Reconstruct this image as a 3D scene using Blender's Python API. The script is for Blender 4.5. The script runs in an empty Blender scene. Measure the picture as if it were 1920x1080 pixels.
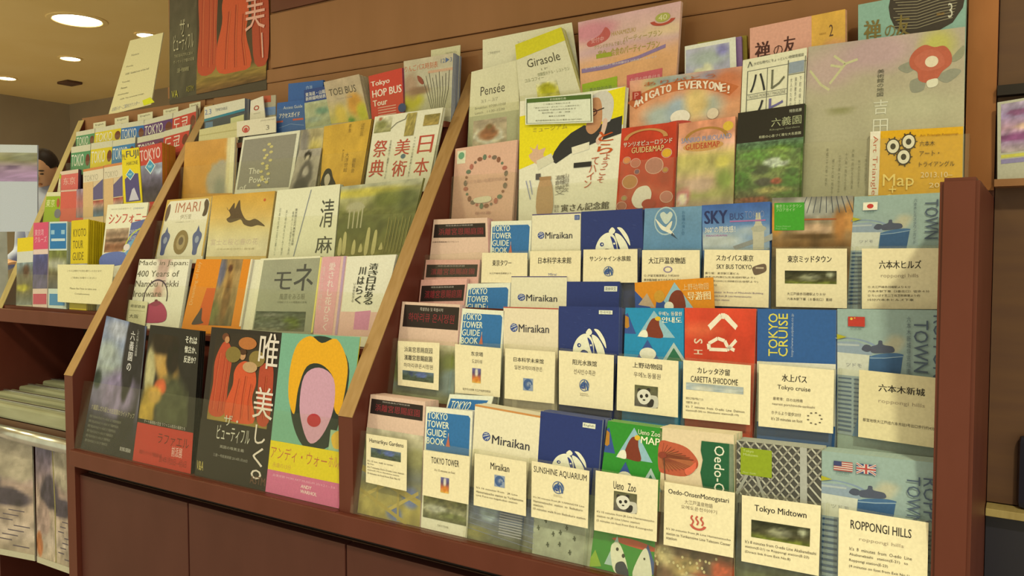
import bpy, bmesh, math, random
import numpy as np
from mathutils import Vector, Matrix
random.seed(7); np.random.seed(7)
C = bpy.context.scene.collection
sc = bpy.context.scene
EYE = 1.12                                   # camera height above the floor (m)

# ------------------------------------------------------------------ camera, world, light, exposure
F_PX = 1535.0; YAW = math.radians(32.5); PITCH = math.radians(2.65)
cd = bpy.data.cameras.new('camera'); cam = bpy.data.objects.new('camera', cd); C.objects.link(cam)
cd.sensor_width = 36; cd.lens = F_PX / 1920 * 36; cd.clip_start = .02
cam.location = (0, 0, EYE); cam.rotation_euler = (math.pi/2 - PITCH, 0, YAW)
sc.camera = cam
sc.view_settings.view_transform = 'Standard'; sc.view_settings.look = 'None'
sc.view_settings.gamma = 1; sc.view_settings.use_curve_mapping = False
sc.view_settings.exposure = 0.0
w = bpy.data.worlds.new('world'); sc.world = w; w.use_nodes = True
w.node_tree.nodes['Background'].inputs[0].default_value = (1.0, .93, .48, 1)
w.node_tree.nodes['Background'].inputs[1].default_value = .97
def lamp(name, x, y, z, power, size, col=(1, .91, .42), spread=150):
    l = bpy.data.lights.new(name, 'AREA'); l.shape = 'DISK'; l.size = size; l.energy = power; l.color = col
    l.spread = math.radians(spread)
    o = bpy.data.objects.new(name, l); C.objects.link(o); o.location = (x, y, z); return o
CEIL = EYE + 1.3
for i, (x, y, p) in enumerate([(.62, -.22, 34), (-.75, -.15, 4), (-2.1, -.1, 17), (-3.3, .4, 14)]):
    lamp('ceiling_lamp_light', x, y, CEIL - .03, p, .16)

# ------------------------------------------------------------------ materials (all procedural)
def lin(h):
    if isinstance(h, str): h = [int(h[i:i+2], 16) for i in (0, 2, 4)]
    a = np.asarray(h, float) / 255.
    return np.where(a <= .04045, a / 12.92, ((a + .055) / 1.055) ** 2.4)
WHITE = np.array([.86, .80, .475])            # what white paper measures under these warm lamps
def alb(h): return np.clip(lin(h) / WHITE * .80, .012, .93)
def rgb(h): return tuple(alb(h)) + (1,)
MAT = {}
def new_mat(name):
    m = bpy.data.materials.new(name); m.use_nodes = True; MAT[name] = m
    return m, m.node_tree.nodes, m.node_tree.links, m.node_tree.nodes['Principled BSDF']
def noise_mat(name, c1, c2, scale=(1, 1, 1), freq=6, rough=.5, bump=0., detail=4, metal=0.):
    m, n, l, b = new_mat(name)
    tc = n.new('ShaderNodeTexCoord'); mp = n.new('ShaderNodeMapping'); mp.inputs['Scale'].default_value = scale
    nz = n.new('ShaderNodeTexNoise'); nz.inputs['Scale'].default_value = freq; nz.inputs['Detail'].default_value = detail
    cr = n.new('ShaderNodeValToRGB'); cr.color_ramp.elements[0].position = .3; cr.color_ramp.elements[1].position = .7
    cr.color_ramp.elements[0].color = rgb(c1); cr.color_ramp.elements[1].color = rgb(c2)
    l.new(tc.outputs['Object'], mp.inputs[0]); l.new(mp.outputs[0], nz.inputs[0]); l.new(nz.outputs[0], cr.inputs[0])
    l.new(cr.outputs[0], b.inputs['Base Color']); b.inputs['Roughness'].default_value = rough
    b.inputs['Metallic'].default_value = metal; b.inputs['Specular IOR Level'].default_value = .3
    if bump:
        bp = n.new('ShaderNodeBump'); bp.inputs['Strength'].default_value = bump; bp.inputs['Distance'].default_value = .002
        l.new(nz.outputs[0], bp.inputs['Height']); l.new(bp.outputs[0], b.inputs['Normal'])
    return m
noise_mat('mahogany', '5b291b', '643023', (3, 3, 1), 5, .42)
noise_mat('door_wood', '4f271f', '562d24', (3, 3, 1), 4, .5)
noise_mat('mahogany_wall', '8c5f38', '94653e', (5, 5, .8), 3, .5)
noise_mat('lit_wood', '9c6030', 'a86a38', (6, 4, 2), 4, .45, .03)  # rack wood as it looks facing the light, brightness put into the colour
noise_mat('dark_wood', '5c3f2e', '66472f', (1.5, 4, 14), 4, .5, .04)
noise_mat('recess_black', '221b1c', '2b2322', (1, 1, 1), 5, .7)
noise_mat('edge_tan', '9a7440', 'a98350', (20, 4, 4), 6, .5)
noise_mat('edge_dull', 'a08a50', 'b09a5e', (20, 4, 4), 6, .5)
noise_mat('ceiling_paint', 'eecc78', 'f4d484', (1, 1, 1), 2, .9)
noise_mat('wall_paint', '9c8a66', 'a89670', (1, 1, 1), 2, .9)
noise_mat('floor_carpet', 'a89a7c', 'b4a688', (1, 1, 1), 60, .95, .2)
noise_mat('steel', 'b8b49a', 'd0ccb0', (1, 1, 1), 20, .25, 0, 3, .9)
noise_mat('bar_paint', '8e8c66', '9d9b75', (1, 6, 6), 8, .5)
noise_mat('black_plastic', '2a2624', '35302c', (1, 1, 1), 20, .4)
noise_mat('navy_panel', '23232c', '2c2a33', (1, 1, 1), 3, .3)
noise_mat('skin', 'd09c68', 'daa874', (1, 1, 1), 9, .55)
noise_mat('hair', '241c18', '352820', (40, 40, 4), 6, .5)
noise_mat('shirt', '8f9298', 'a0a3a8', (1, 1, 1), 12, .8)
noise_mat('trousers', '2a2a30', '34343a', (1, 1, 1), 12, .8)
def paper_mat():
    m, n, l, b = new_mat('printed_paper')
    at = n.new('ShaderNodeAttribute'); at.attribute_name = 'Col'
    tc = n.new('ShaderNodeTexCoord'); nz = n.new('ShaderNodeTexNoise'); nz.inputs['Scale'].default_value = 260
    nz.inputs['Detail'].default_value = 3
    mr = n.new('ShaderNodeMapRange'); mr.inputs[1].default_value = .3; mr.inputs[2].default_value = .7
    mr.inputs[3].default_value = .93; mr.inputs[4].default_value = 1.05
    mx = n.new('ShaderNodeVectorMath'); mx.operation = 'SCALE'
    l.new(tc.outputs['Object'], nz.inputs[0]); l.new(nz.outputs[0], mr.inputs[0]); l.new(at.outputs['Color'], mx.inputs[0])
    l.new(mr.outputs[0], mx.inputs['Scale']); l.new(mx.outputs[0], b.inputs['Base Color'])
    b.inputs['Roughness'].default_value = .5; b.inputs['Specular IOR Level'].default_value = .28
paper_mat()
def acrylic_mat(name, h0, h1, g):
    m, n, l, b = new_mat(name); out = n['Material Output']; n.remove(b)
    tr = n.new('ShaderNodeBsdfTransparent'); tr.inputs[0].default_value = (.985, .985, .96, 1)
    df = n.new('ShaderNodeBsdfDiffuse'); df.inputs[0].default_value = rgb('c8c3a0')
    gl = n.new('ShaderNodeBsdfGlossy'); gl.inputs['Roughness'].default_value = .12
    nz = n.new('ShaderNodeTexNoise'); nz.inputs['Scale'].default_value = 25
    mr = n.new('ShaderNodeMapRange'); mr.inputs[3].default_value = h0; mr.inputs[4].default_value = h1
    m1 = n.new('ShaderNodeMixShader'); m2 = n.new('ShaderNodeMixShader'); lw = n.new('ShaderNodeLayerWeight'); lw.inputs[0].default_value = .5; pw = n.new('ShaderNodeMath'); pw.operation = 'POWER'; pw.inputs[1].default_value = 5; pm = n.new('ShaderNodeMath'); pm.operation = 'MULTIPLY_ADD'; pm.inputs[1].default_value = .5; pm.inputs[2].default_value = g
    l.new(nz.outputs[0], mr.inputs[0]); l.new(mr.outputs[0], m1.inputs[0])
    l.new(tr.outputs[0], m1.inputs[1]); l.new(df.outputs[0], m1.inputs[2])
    l.new(lw.outputs['Facing'], pw.inputs[0]); l.new(pw.outputs[0], pm.inputs[0]); l.new(pm.outputs[0], m2.inputs[0]); l.new(m1.outputs[0], m2.inputs[1]); l.new(gl.outputs[0], m2.inputs[2])
    l.new(m2.outputs[0], out.inputs[0])
acrylic_mat('scuffed_acrylic', .02, .055, .014); acrylic_mat('clear_acrylic', .004, .016, .008)
def lamp_mat():
    m, n, l, b = new_mat('lamp_glow'); b.inputs['Emission Color'].default_value = (1, .9, .66, 1); b.inputs['Emission Strength'].default_value = 9
lamp_mat()

# ------------------------------------------------------------------ geometry helpers
def link(name, me, mats, parent=None):
    o = bpy.data.objects.new(name, me); C.objects.link(o)
    for m in ([mats] if isinstance(mats, str) else mats): me.materials.append(MAT[m])
    if parent: o.parent = parent
    return o
def tag(o, label=None, cat=None, group=None, kind=None):
    for k, v in (('label', label), ('category', cat), ('group', group), ('kind', kind)):
        if v: o[k] = v
    return o
def empty(name, loc=(0, 0, 0)):
    o = bpy.data.objects.new(name, None); C.objects.link(o); o.location = loc; return o
def box(name, x0, x1, y0, y1, z0, z1, mat, parent=None, bevel=.0):
    """axis aligned box, z given relative to the camera height"""
    bm = bmesh.new(); bmesh.ops.create_cube(bm, size=1)
    for v in bm.verts:
        v.co = Vector((x0 + (v.co.x + .5) * (x1 - x0), y0 + (v.co.y + .5) * (y1 - y0), EYE + z0 + (v.co.z + .5) * (z1 - z0)))
    if bevel: bmesh.ops.bevel(bm, geom=list(bm.edges), offset=bevel, segments=2, affect='EDGES', profile=.6)
    me = bpy.data.meshes.new(name); bm.to_mesh(me); bm.free()
    if parent and parent.location.length > 0: me.transform(Matrix.Translation(-parent.location))
    return link(name, me, mat, parent)
def prism_x(name, x0, x1, yz, mat, parent=None, bevel=0.):
    """a profile in the y-z plane (z camera relative) pulled from x0 to x1"""
    bm = bmesh.new(); n = len(yz)
    a = [bm.verts.new((x0, y, EYE + z)) for y, z in yz]; b = [bm.verts.new((x1, y, EYE + z)) for y, z in yz]
    bm.faces.new(a); bm.faces.new(b[::-1])
    for i in range(n): bm.faces.new((a[i], b[i], b[(i+1) % n], a[(i+1) % n]))
    bmesh.ops.recalc_face_normals(bm, faces=bm.faces)
    if bevel: bmesh.ops.bevel(bm, geom=list(bm.edges), offset=bevel, segments=2, affect='EDGES')
    me = bpy.data.meshes.new(name); bm.to_mesh(me); bm.free(); return link(name, me, mat, parent)
def tube(name, p0, p1, r, mat, parent=None, seg=20, bevel=.002):
    bm = bmesh.new(); bmesh.ops.create_cone(bm, segments=seg, radius1=r, radius2=r, depth=1, cap_ends=True)
    p0 = Vector(p0); p1 = Vector(p1); d = p1 - p0
    M = Matrix.Translation((p0 + p1) / 2) @ d.to_track_quat('Z', 'Y').to_matrix().to_4x4() @ Matrix.Diagonal((1, 1, d.length, 1))
    bm.transform(M)
    for f in bm.faces: f.smooth = len(f.verts) == 4
    me = bpy.data.meshes.new(name); bm.to_mesh(me); bm.free(); return link(name, me, mat, parent)

# rays of the lens (pixel of the 1920x1080 frame -> direction), used to measure positions on real surfaces
FW = np.array([-math.sin(YAW)*math.cos(PITCH), math.cos(YAW)*math.cos(PITCH), -math.sin(PITCH)])
RT = np.array([math.cos(YAW), math.sin(YAW), 0.]); UP = np.cross(RT, FW)
def ray(x, y): return RT * (x - 960) / F_PX + UP * (540 - y) / F_PX + FW
def on_y(x, y, Y): d = ray(x, y); return d * Y / d[1]
class Plane:
    """leaning plane of one pocket row: rests on the shelf line (Yb, Zb), leans back by `lean` degrees"""
    def __init__(s, Yb, Zb, lean=10):
        a = math.radians(lean); s.O = np.array([0, Yb, Zb]); s.V = np.array([0, math.sin(a), math.cos(a)])
        s.N = np.array([0, -math.cos(a), math.sin(a)]); s.Yb = Yb; s.Zb = Zb
    def hit(s, x, y, off=0.):
        d = ray(x, y); O = s.O + s.N * off; P = d * (O @ s.N) / (d @ s.N) - O
        return np.array([P[0], P @ s.V])
    def pt(s, u, v, off=0.):
        P = s.O + s.N * off + s.V * v + np.array([u, 0, 0]); return np.array([P[0], P[1], P[2] + EYE])
    def base_y(s, x, off=0.):
        lo, hi = -2000., 3000.                 # pixel y where the shelf line (v = 0) is met in column x
        for _ in range(40):
            m = (lo + hi) / 2
            if s.hit(x, m, off)[1] > 0: lo = m
            else: hi = m
        return lo
def plane_px(px, py, Yb, dz=0., lean=10): return Plane(Yb, on_y(px, py, Yb)[2] - dz, lean)

GLY = {}
def glyphs(s, bold=0.):
    k = (s, bold)
    if k not in GLY:
        c = bpy.data.curves.new('t', 'FONT'); c.body = s; c.resolution_u = 2; c.offset = bold
        if '\n' in s: c.space_line = 1.02
        o = bpy.data.objects.new('t', c); m = o.to_mesh()
        v = np.empty(len(m.vertices) * 3, 'f'); m.vertices.foreach_get('co', v); v = v.reshape(-1, 3)[:, :2].astype(float)
        f = [tuple(p.vertices) for p in m.polygons]
        o.to_mesh_clear(); bpy.data.objects.remove(o); bpy.data.curves.remove(c)
        if len(v):
            lo, hi = v.min(0), v.max(0); v = (v - lo) / np.maximum(hi - lo, 1e-6)
        GLY[k] = (v, f)
    return GLY[k]
def vnoise(x, y, seed):
    def h(i, j): 
        a = np.sin(i * 127.1 + j * 311.7 + seed * 74.7) * 43758.5453; return a - np.floor(a)
    i = np.floor(x); j = np.floor(y); fx = x - i; fy = y - j; fx = fx*fx*(3-2*fx); fy = fy*fy*(3-2*fy)
    return (h(i, j)*(1-fx) + h(i+1, j)*fx)*(1-fy) + (h(i, j+1)*(1-fx) + h(i+1, j+1)*fx)*fy
hx = lambda h: np.array([int(h[i:i+2], 16) for i in (0, 2, 4)], float)
class Art:
    """flat print of one sheet, laid out in 0..100 across and 0..100 down"""
    def __init__(s, corners): s.c = corners; s.k = 0; s.V = [[], []]; s.F = [[], []]; s.L = [[], []]; s.n = [0, 0]
    def m(s, x, y):
        x = np.asarray(x, float) / 100; y = np.asarray(y, float) / 100; c = s.c
        return (c[0]*((1-x)*(1-y))[..., None] + c[1]*(x*(1-y))[..., None] + c[2]*(x*y)[..., None] + c[3]*((1-x)*y)[..., None])
    def add(s, ch, x, y, faces, cols):
        s.k += 1; uv = s.m(x, y); z = np.full((len(uv), 1), .0002 + .00005 * s.k)
        s.V[ch].append(np.hstack([uv, z])); s.F[ch] += [tuple(i + s.n[ch] for i in f) for f in faces]
        s.n[ch] += len(uv); s.L[ch].append(np.broadcast_to(cols, (len(uv), 3)))
    def p(s, col, pts, ch=0):
        pts = np.array(pts, float); s.add(ch, pts[:, 0], pts[:, 1], [tuple(range(len(pts)))], alb(col)); return s
    def r(s, col, x0, y0, x1, y1, ch=0): return s.p(col, [(x0, y1), (x1, y1), (x1, y0), (x0, y0)], ch)
    def e(s, col, cx, cy, rx, ry, n=20, a0=0, a1=360):
        t = np.radians(np.linspace(a0, a1, n, endpoint=a1 - a0 < 360)); return s.p(col, np.stack([cx + rx*np.cos(t), cy - ry*np.sin(t)], 1))
    def ring(s, col, cx, cy, rx, ry, w, n=24, a0=0, a1=360):
        t = np.radians(np.linspace(a0, a1, n + 1)); q = 1 - w
        x = np.concatenate([cx + rx*np.cos(t), cx + rx*q*np.cos(t)]); y = np.concatenate([cy - ry*np.sin(t), cy - ry*q*np.sin(t)])
        s.add(0, x, y, [(i, i+1, n+2+i, n+1+i) for i in range(n)], alb(col)); return s
    def l(s, col, pts, w, wy=None):
        """a stroke of width w through pts"""
        wy = wy or w
        for (x0, y0), (x1, y1) in zip(pts[:-1], pts[1:]):
            d = math.hypot(x1-x0, y1-y0) or 1; nx, ny = -(y1-y0)/d*w/2, (x1-x0)/d*wy/2
            s.p(col, [(x0+nx, y0+ny), (x1+nx, y1+ny), (x1-nx, y1-ny), (x0-nx, y0-ny)]); s.k -= 1
        s.k += 1; return s
    def blob(s, col, pts): 
        """smooth closed outline through pts"""
        P = np.array(pts, float); n = len(P); out = []
        for i in range(n):
            a, b, c, d = P[i-1], P[i], P[(i+1) % n], P[(i+2) % n]
            for t in (0, .25, .5, .75): out.append(.5*((2*b)+(-a+c)*t+(2*a-5*b+4*c-d)*t*t+(-a+3*b-3*c+d)*t**3))
        return s.p(col, out)
    def t(s, txt, x0, y0, x1, y1, col='2a2424', v=0, rot=0, b=0.):
        n = 1 if v else max(len(q) for q in txt.split('\n'))
        if v: txt = '\n'.join(txt)
        g, f = glyphs(txt, 0.)
        if not len(g): return s
        gx, gy = g[:, 0], g[:, 1]
        if rot: gx, gy = gy, 1 - gx             # turned clockwise: reads downwards
        if rot == 2: gx, gy = 1 - gx, 1 - gy    # reads upwards
        sh = b * 1.6 * ((x1-x0)/n if not rot else (x1-x0)*.8)      # heavier face: two impressions side by side
        for d in ((-sh, sh) if b > .003 else (0,)): s.add(1, x0 + d + gx*(x1-x0), y1 - gy*(y1-y0), f, alb(col))
        return s
    def ph(s, x0, y0, x1, y1, n, base, blobs=(), nz=(0, 0), seed=1, ny=None, fn=None):
        ny = ny or n; X, Y = np.meshgrid(np.linspace(0, 1, n+1), np.linspace(0, 1, ny+1)); x = X.ravel(); y = Y.ravel()
        base = [hx(b) for b in base]; q = y * (len(base) - 1); i = np.clip(q.astype(int), 0, max(len(base)-2, 0)); fr = (q - i)[:, None]
        B = np.array(base + [base[-1]]); col = B[i]*(1-fr) + B[i+1]*fr
        for bl in blobs:
            cx, cy, rx, ry, c = bl[:5]; soft = bl[5] if len(bl) > 5 else .3
            wob = (vnoise(x*9, y*9, seed+3) - .5) * (bl[6] if len(bl) > 6 else .25)
            d = np.sqrt(((x*100-cx)/rx)**2 + ((y*100-cy)/ry)**2) + wob
            a = np.clip((1 - d) / soft + .5, 0, 1)[:, None]; col = col*(1-a) + hx(c)*a
        if fn is not None: col = fn(x, y, col)
        if nz[1]:
            k = (vnoise(x*nz[0], y*nz[0], seed) + .6*vnoise(x*nz[0]*2.3, y*nz[0]*2.3, seed+1) - .8)[:, None]; col = col * (1 + k * nz[1])
        f = [(j*(n+1)+i+n+1, j*(n+1)+i+n+2, j*(n+1)+i+1, j*(n+1)+i) for j in range(ny) for i in range(n)]
        s.add(0, x0 + x*(x1-x0), y0 + y*(y1-y0), f, alb(np.clip(col, 8, 250))); return s
    def build(s, pl, off, parent, org):
        for ch, nm in ((0, 'printed_cover'), (1, 'lettering')):
            if not s.V[ch]: continue
            A = np.vstack(s.V[ch]); L = np.vstack(s.L[ch])
            co = (pl.O + pl.N*off)[None] + A[:, :1]*np.array([[1, 0, 0]]) + A[:, 1:2]*pl.V[None] + A[:, 2:3]*pl.N[None]; co[:, 2] += EYE
            me = bpy.data.meshes.new(nm); me.from_pydata((co - org).tolist(), [], s.F[ch])
            at = me.color_attributes.new('Col', 'FLOAT_COLOR', 'POINT'); at.data.foreach_set('color', np.hstack([L, np.ones((len(L), 1))]).ravel())
            pc = link(nm, me, 'printed_paper', parent)
            if ch: pc['kind'] = 'stuff'             # letters, too small to pick apart singly
def solid(name, pl, uv, off, t, col, mat='printed_paper', parent=None, org=None, edge=None):
    """sheet / booklet / pane body: quad uv (TL TR BR BL) with its front at `off`, thickness t backwards"""
    P = [pl.pt(u, v, off) for u, v in uv] + [pl.pt(u, v, off - t) for u, v in uv]
    if org is None: org = (P[2] + P[3]) / 2
    F = [(3, 2, 1, 0), (4, 5, 6, 7), (0, 1, 5, 4), (1, 2, 6, 5), (2, 3, 7, 6), (3, 0, 4, 7)]
    me = bpy.data.meshes.new(name); me.from_pydata([tuple(p - org) for p in P], [], F)
    at = me.color_attributes.new('Col', 'FLOAT_COLOR', 'CORNER')
    a = list(alb(col)) + [1]; e = list(alb(edge or col)) + [1]
    at.data.foreach_set('color', np.array([a]*4 + [a]*4 + [e]*16).ravel())
    o = link(name, me, mat, parent)
    if parent is None: o.location = org
    return o, org
def sheet(name, label, pl, q, col='efe6bf', art=None, n=0, t=.0012, off=0., gap=None, cat='leaflet', group=None, ext=True, edge=None, jit=.0015, rise=0.):
    """one printed thing in a pocket. q: its visible corners TL TR BR BL measured in the photograph; it reaches down to its shelf"""
    q = [(x, pl.base_y(x, off) if y is None else y) for x, y in q]
    uv = [pl.hit(x, y, off) for x, y in q]
    lo, hi = getattr(pl, 'lim', (-99, 99))
    for c in uv: c[0] = max(lo, min(hi, c[0])) if hi < -.5 else max(lo, c[0])
    body = [np.array([min(c[0], hi), c[1]]) for c in uv]
    if ext:
        for a, b in ((0, 3), (1, 2)):
            d = body[b] - body[a]
            k = -body[a][1] / d[1]; body[b] = body[a] + d * k
            if abs(body[b][0] - uv[b][0]) > .03: body[b][0] = uv[b][0] + (.03 if body[b][0] > uv[b][0] else -.03)
    o, org = solid(name, pl, body, off, t, col, edge=edge)
    tag(o, label, cat, group)
    if art:
        A = Art(uv); art(A); A.build(pl, off, o, org)
    g = gap if gap is not None else t + .0002
    for i in range(n):
        c = o.copy(); C.objects.link(c); j = Vector((random.uniform(-1, 1)*jit, 0, 0))
        c.location = o.location + Vector(tuple(-pl.N * g * (i + 1))) + j + Vector((0, 0, rise*(i+1)))
        c['label'] = 'copy behind the ' + label; c['group'] = 'copies behind the ' + label
    return o
card = lambda label, pl, q, art=None, off=.0155, col='e9dcae', **k: sheet('label_card', label, pl, q, col, art, t=.0006, off=off, cat='card', ext=False, **k)
def holder(label, pl, tl, tr, off=.013, depth=.05, v0=0., t=.0025, sides=(1, 1), lip=0., gapx=.0012):
    """clear acrylic pocket: front panel with its top edge between the two measured corners, side panels, floor panel"""
    a = pl.hit(*tl, off); b = pl.hit(*tr, off); a[0] += gapx; b[0] -= gapx; v = v0
    root = empty('acrylic_holder', Vector(tuple(pl.pt((a[0]+b[0])/2, v, off)))); tag(root, label, 'holder')
    org = np.array(root.location)
    solid('front_panel', pl, [a, b, np.array([b[0], v]), np.array([a[0], v])], off, t, 'ffffff', 'scuffed_acrylic', root, org)
    for k, (x, top) in enumerate(((a[0], a[1]), (b[0] - t, b[1]))):
        if sides[k]: solid('side_panel', pl, [np.array([x, top]), np.array([x+t, top]), np.array([x+t, v]), np.array([x, v])], off - t, depth, 'ffffff', 'clear_acrylic', root, org)
    return root
#PART2
# ------------------------------------------------------------------ the room
S = lambda o: tag(o, kind='structure')
S(box('floor', -7.3, 1.6, -1.2, 4.1, -EYE - .05, -EYE, 'floor_carpet'))
S(box('ceiling', -7.3, 1.6, -1.2, 4.1, 1.3, 1.35, 'ceiling_paint'))
S(box('wall_left', -7.35, -7.3, -1.2, 4.1, -EYE, 1.3, 'wall_paint'))
S(box('wall_far', -7.3, 1.6, 4.1, 4.15, -EYE, 1.3, 'wall_paint'))
S(box('wall_back', -1.981, 1.6, 1.389, 1.50, -EYE, 1.3, 'mahogany_wall'))
S(box('trim_1', -1.985, -.092, 1.384, 1.3885, .407, .44, 'mahogany_wall', bevel=.003))

S(box('trim_2', -1.574, -.092, 1.3805, 1.3885, .4405, on_y(505, 27, 1.377)[2], 'mahogany_wall', bevel=.0015))
S(box('trim_3', -1.574, -.092, 1.3835, 1.3885, .575, 1.29, 'mahogany'))

# ------------------------------------------------------------------ brochure rack
rack = tag(empty('brochure_rack', (0, 0, 0)), 'long mahogany brochure rack with sloping tan-edged dividers and stepped shelves', 'rack')
def divider(x0, x1, y_front, z_low, edge, slope=((1.0, -.28), (1.384, .36))):
    (ya, za), (yb, zb) = slope
    p = prism_x('side_panel', x0, x1, [(y_front, z_low), (ya, za), (yb, zb), (1.385, zb), (1.385, z_low)], 'mahogany', rack)
    d = math.hypot(yb-ya, zb-za); ny, nz = -(zb-za)/d*.0015, (yb-ya)/d*.0015
    prism_x('edge_band', x0, x1, [(ya+ny, za+nz), (yb+ny, zb+nz), (yb, zb), (ya, za)], edge, p)
    return p
divider(-.985, -.953, 1.0, -.477, 'edge_tan')
divider(-1.828, -1.795, 1.0, -EYE + .002, 'edge_tan', ((1.0, -.28), (1.384, .375)))
divider(-2.415, -2.385, 1.115, -EYE + .002, 'edge_dull', ((1.115, -.215), (1.384, .385)))
prism_x('side_panel', -.088, -.05, [(1.0, -EYE+.002), (1.0, .078), (1.356, .078), (1.356, 1.29), (1.385, 1.29), (1.385, -EYE+.002)], 'mahogany', rack, .004)
box('end_upright_lit_face', -.0875, -.0505, 1.3525, 1.3555, .085, 1.28, 'lit_wood', rack)  # light on the upright's front, painted as a brighter thin face
ROWB = [(1.008, -.442), (1.13, -.18), (1.205, -.03), (1.282, .115, 6), (1.322, .255, 4)]
ROWC = [(1.008, -.442), (1.098, -.26), (1.192, -.10), (1.270, .045, 6), (1.322, .19, 4)]
def shelves(x0, x1, rows, yback=1.384, front=.017):
    rows = [r[:2] for r in rows]
    for i, (y, z) in enumerate(rows):
        y1 = rows[i+1][0] - .0085 if i + 1 < len(rows) else yback
        box('shelf', x0, x1, y - front - (.003 if i else 0), y1, z - .012, z - .0005, 'mahogany', rack)
        if i: box('riser', x0, x1, y - .008, y - .003, rows[i-1][1], z - .0125, 'mahogany', rack)
shelves(-1.794, -.986, ROWB); shelves(-.952, -.089, ROWC)
pa = {k: plane_px(*v) for k, v in dict(a1=(90, 577, 1.15, 0), a2=(120, 412, 1.25, .02), a4=(150, 315, 1.333, .02, 4), a5=(150, 270, 1.354, .02, 3)).items()}
ROWA = [(p.Yb, p.Zb) for p in pa.values()]
shelves(-2.384, -1.829, ROWA, 1.384, .006)
box('front_ledge', -1.794, -.089, .988, 1.0, -.478, -.443, 'mahogany', rack, .002)
box('front_ledge', -2.384, -1.829, 1.115, 1.127, -.192, -.157, 'mahogany', rack, .002)
box('back_board', -1.794, -.089, 1.3851, 1.3885, -.45, .406, 'mahogany_wall', rack)
box('back_board', -2.40, -1.83, 1.3855, 1.400, -.2, .392, 'mahogany_wall', rack)
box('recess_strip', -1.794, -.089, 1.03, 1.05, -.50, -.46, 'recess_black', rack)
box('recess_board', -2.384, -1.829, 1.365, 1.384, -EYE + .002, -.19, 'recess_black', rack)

cab = tag(empty('base_cabinet', (0, 0, 0)), 'mahogany base cabinet with flat doors under the brochure rack', 'cabinet')
box('carcass', -1.793, -.09, 1.03, 1.38, -EYE + .001, -.502, 'dark_wood', cab)
for x0, x1 in ((-1.793, -1.411), (-1.407, -.983), (-.979, -.535), (-.531, -.09)):
    box('door', x0, x1, 1.01, 1.029, -EYE + .06, -.503, 'door_wood', cab, .0015)
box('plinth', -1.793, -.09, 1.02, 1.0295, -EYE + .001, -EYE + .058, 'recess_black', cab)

# neighbouring unit at the right edge
sid = tag(empty('side_cabinet', (0, 0, 0)), 'dark brown wall unit beyond the right end post', 'cabinet')
box('back_panel', -.049, 1.2, 1.36, 1.388, -.364, 1.29, 'dark_wood', sid)
box('shelf', -.049, 1.2, 1.325, 1.359, -.376, -.365, 'edge_dull', sid, .001)
box('lower_panel', -.049, 1.2, 1.345, 1.37, -EYE + .001, -.3765, 'navy_panel', sid)
box('dark_panel', -.012, 1.2, 1.34, 1.3595, -.3645, -.26, 'navy_panel', sid, .01)
box('top_rail', -.049, 1.2, 1.34, 1.3595, .216, .23, 'recess_black', sid)
SIDEP = Plane(1.335, .0985, 0)
box('poster_ledge', -.049, .4, 1.32, 1.3595, .088, .098, 'mahogany_wall', sid)
sheet('poster', 'framed pink and violet flower poster beyond the right end post', SIDEP, [(1870, 192), (1990, 172), (1990, 300), (1870, 312)], 'b9b69a',
    lambda a: a.ph(6, 4, 100, 80, 24, ['b0a0b0', '9a86a8', 'b48f9a', '9a7fa0', 'a89a90'], [(30, 20, 20, 6, '8f5a80'), (60, 50, 40, 8, 'c9a890'), (30, 70, 40, 8, '8a4f7c')], (9, .35)).r('c9c455', 6, 83, 100, 88).r('8f86a8', 6, 90, 100, 97), t=.004, cat='poster', ext=True)

# ------------------------------------------------------------------ posters and notice above the rack
WALLP = Plane(1.3835, .392, 0)
def robes(a, X0, Y0, X1, Y1, n=40):
    """plain stand-in: upright orange drapes with straw fans on a dark ground"""
    q = lambda L: [(X0 + x*(X1-X0)/100, Y0 + y*(Y1-Y0)/100) for x, y in L]
    a.ph(X0, Y0, X1, Y1, n, ['2e2620', '35291f', '3c2e22', '4a3826', '5c4428'], [(12, 94, 30, 8, '8a7034', .8), (60, 99, 50, 5, '94803c', .8)], (10, .15), 3, ny=n)
    for pts, c in (([(12, 14), (20, 10), (28, 16), (32, 30), (30, 60), (28, 92), (2, 92), (4, 60), (3, 34)], 'b4482c'), ([(44, 34), (56, 30), (70, 36), (76, 52), (72, 70), (78, 96), (34, 96), (30, 78), (38, 58), (38, 44)], 'c8522e'), ([(80, 34), (94, 30), (102, 40), (102, 92), (84, 94), (80, 60)], 'ac442c')):
        a.blob(c, q(pts))
    for pts in ([(10, 24), (8, 50), (7, 88)], [(20, 22), (19, 60), (17, 90)], [(26, 30), (25, 60), (24, 88)], [(48, 50), (44, 72), (42, 94)], [(58, 46), (56, 70), (56, 94)], [(68, 54), (66, 74), (70, 94)], [(90, 44), (90, 70), (92, 90)]): a.l('a6402a', q(pts), .8).l('cc6a42', q([(x + 2.4, y) for x, y in pts]), .6)
    for x, y, rx, ry, c in ((18, 5, 6, 4.5, '6a3a24'), (21, 8, 4, 4, 'b88458'), (56, 10, 15, 7, 'b06a34'), (50, 24, 5, 5, 'b88a60'), (50, 20, 6, 3.4, '4a2c1c'), (34, 24, 13, 9, '7e6c34'), (74, 26, 13, 9, '847038'), (64, 36, 12, 6, 'b89468')): a.e(c, X0 + x*(X1-X0)/100, Y0 + y*(Y1-Y0)/100, rx*(X1-X0)/100, ry*(Y1-Y0)/100)
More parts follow.
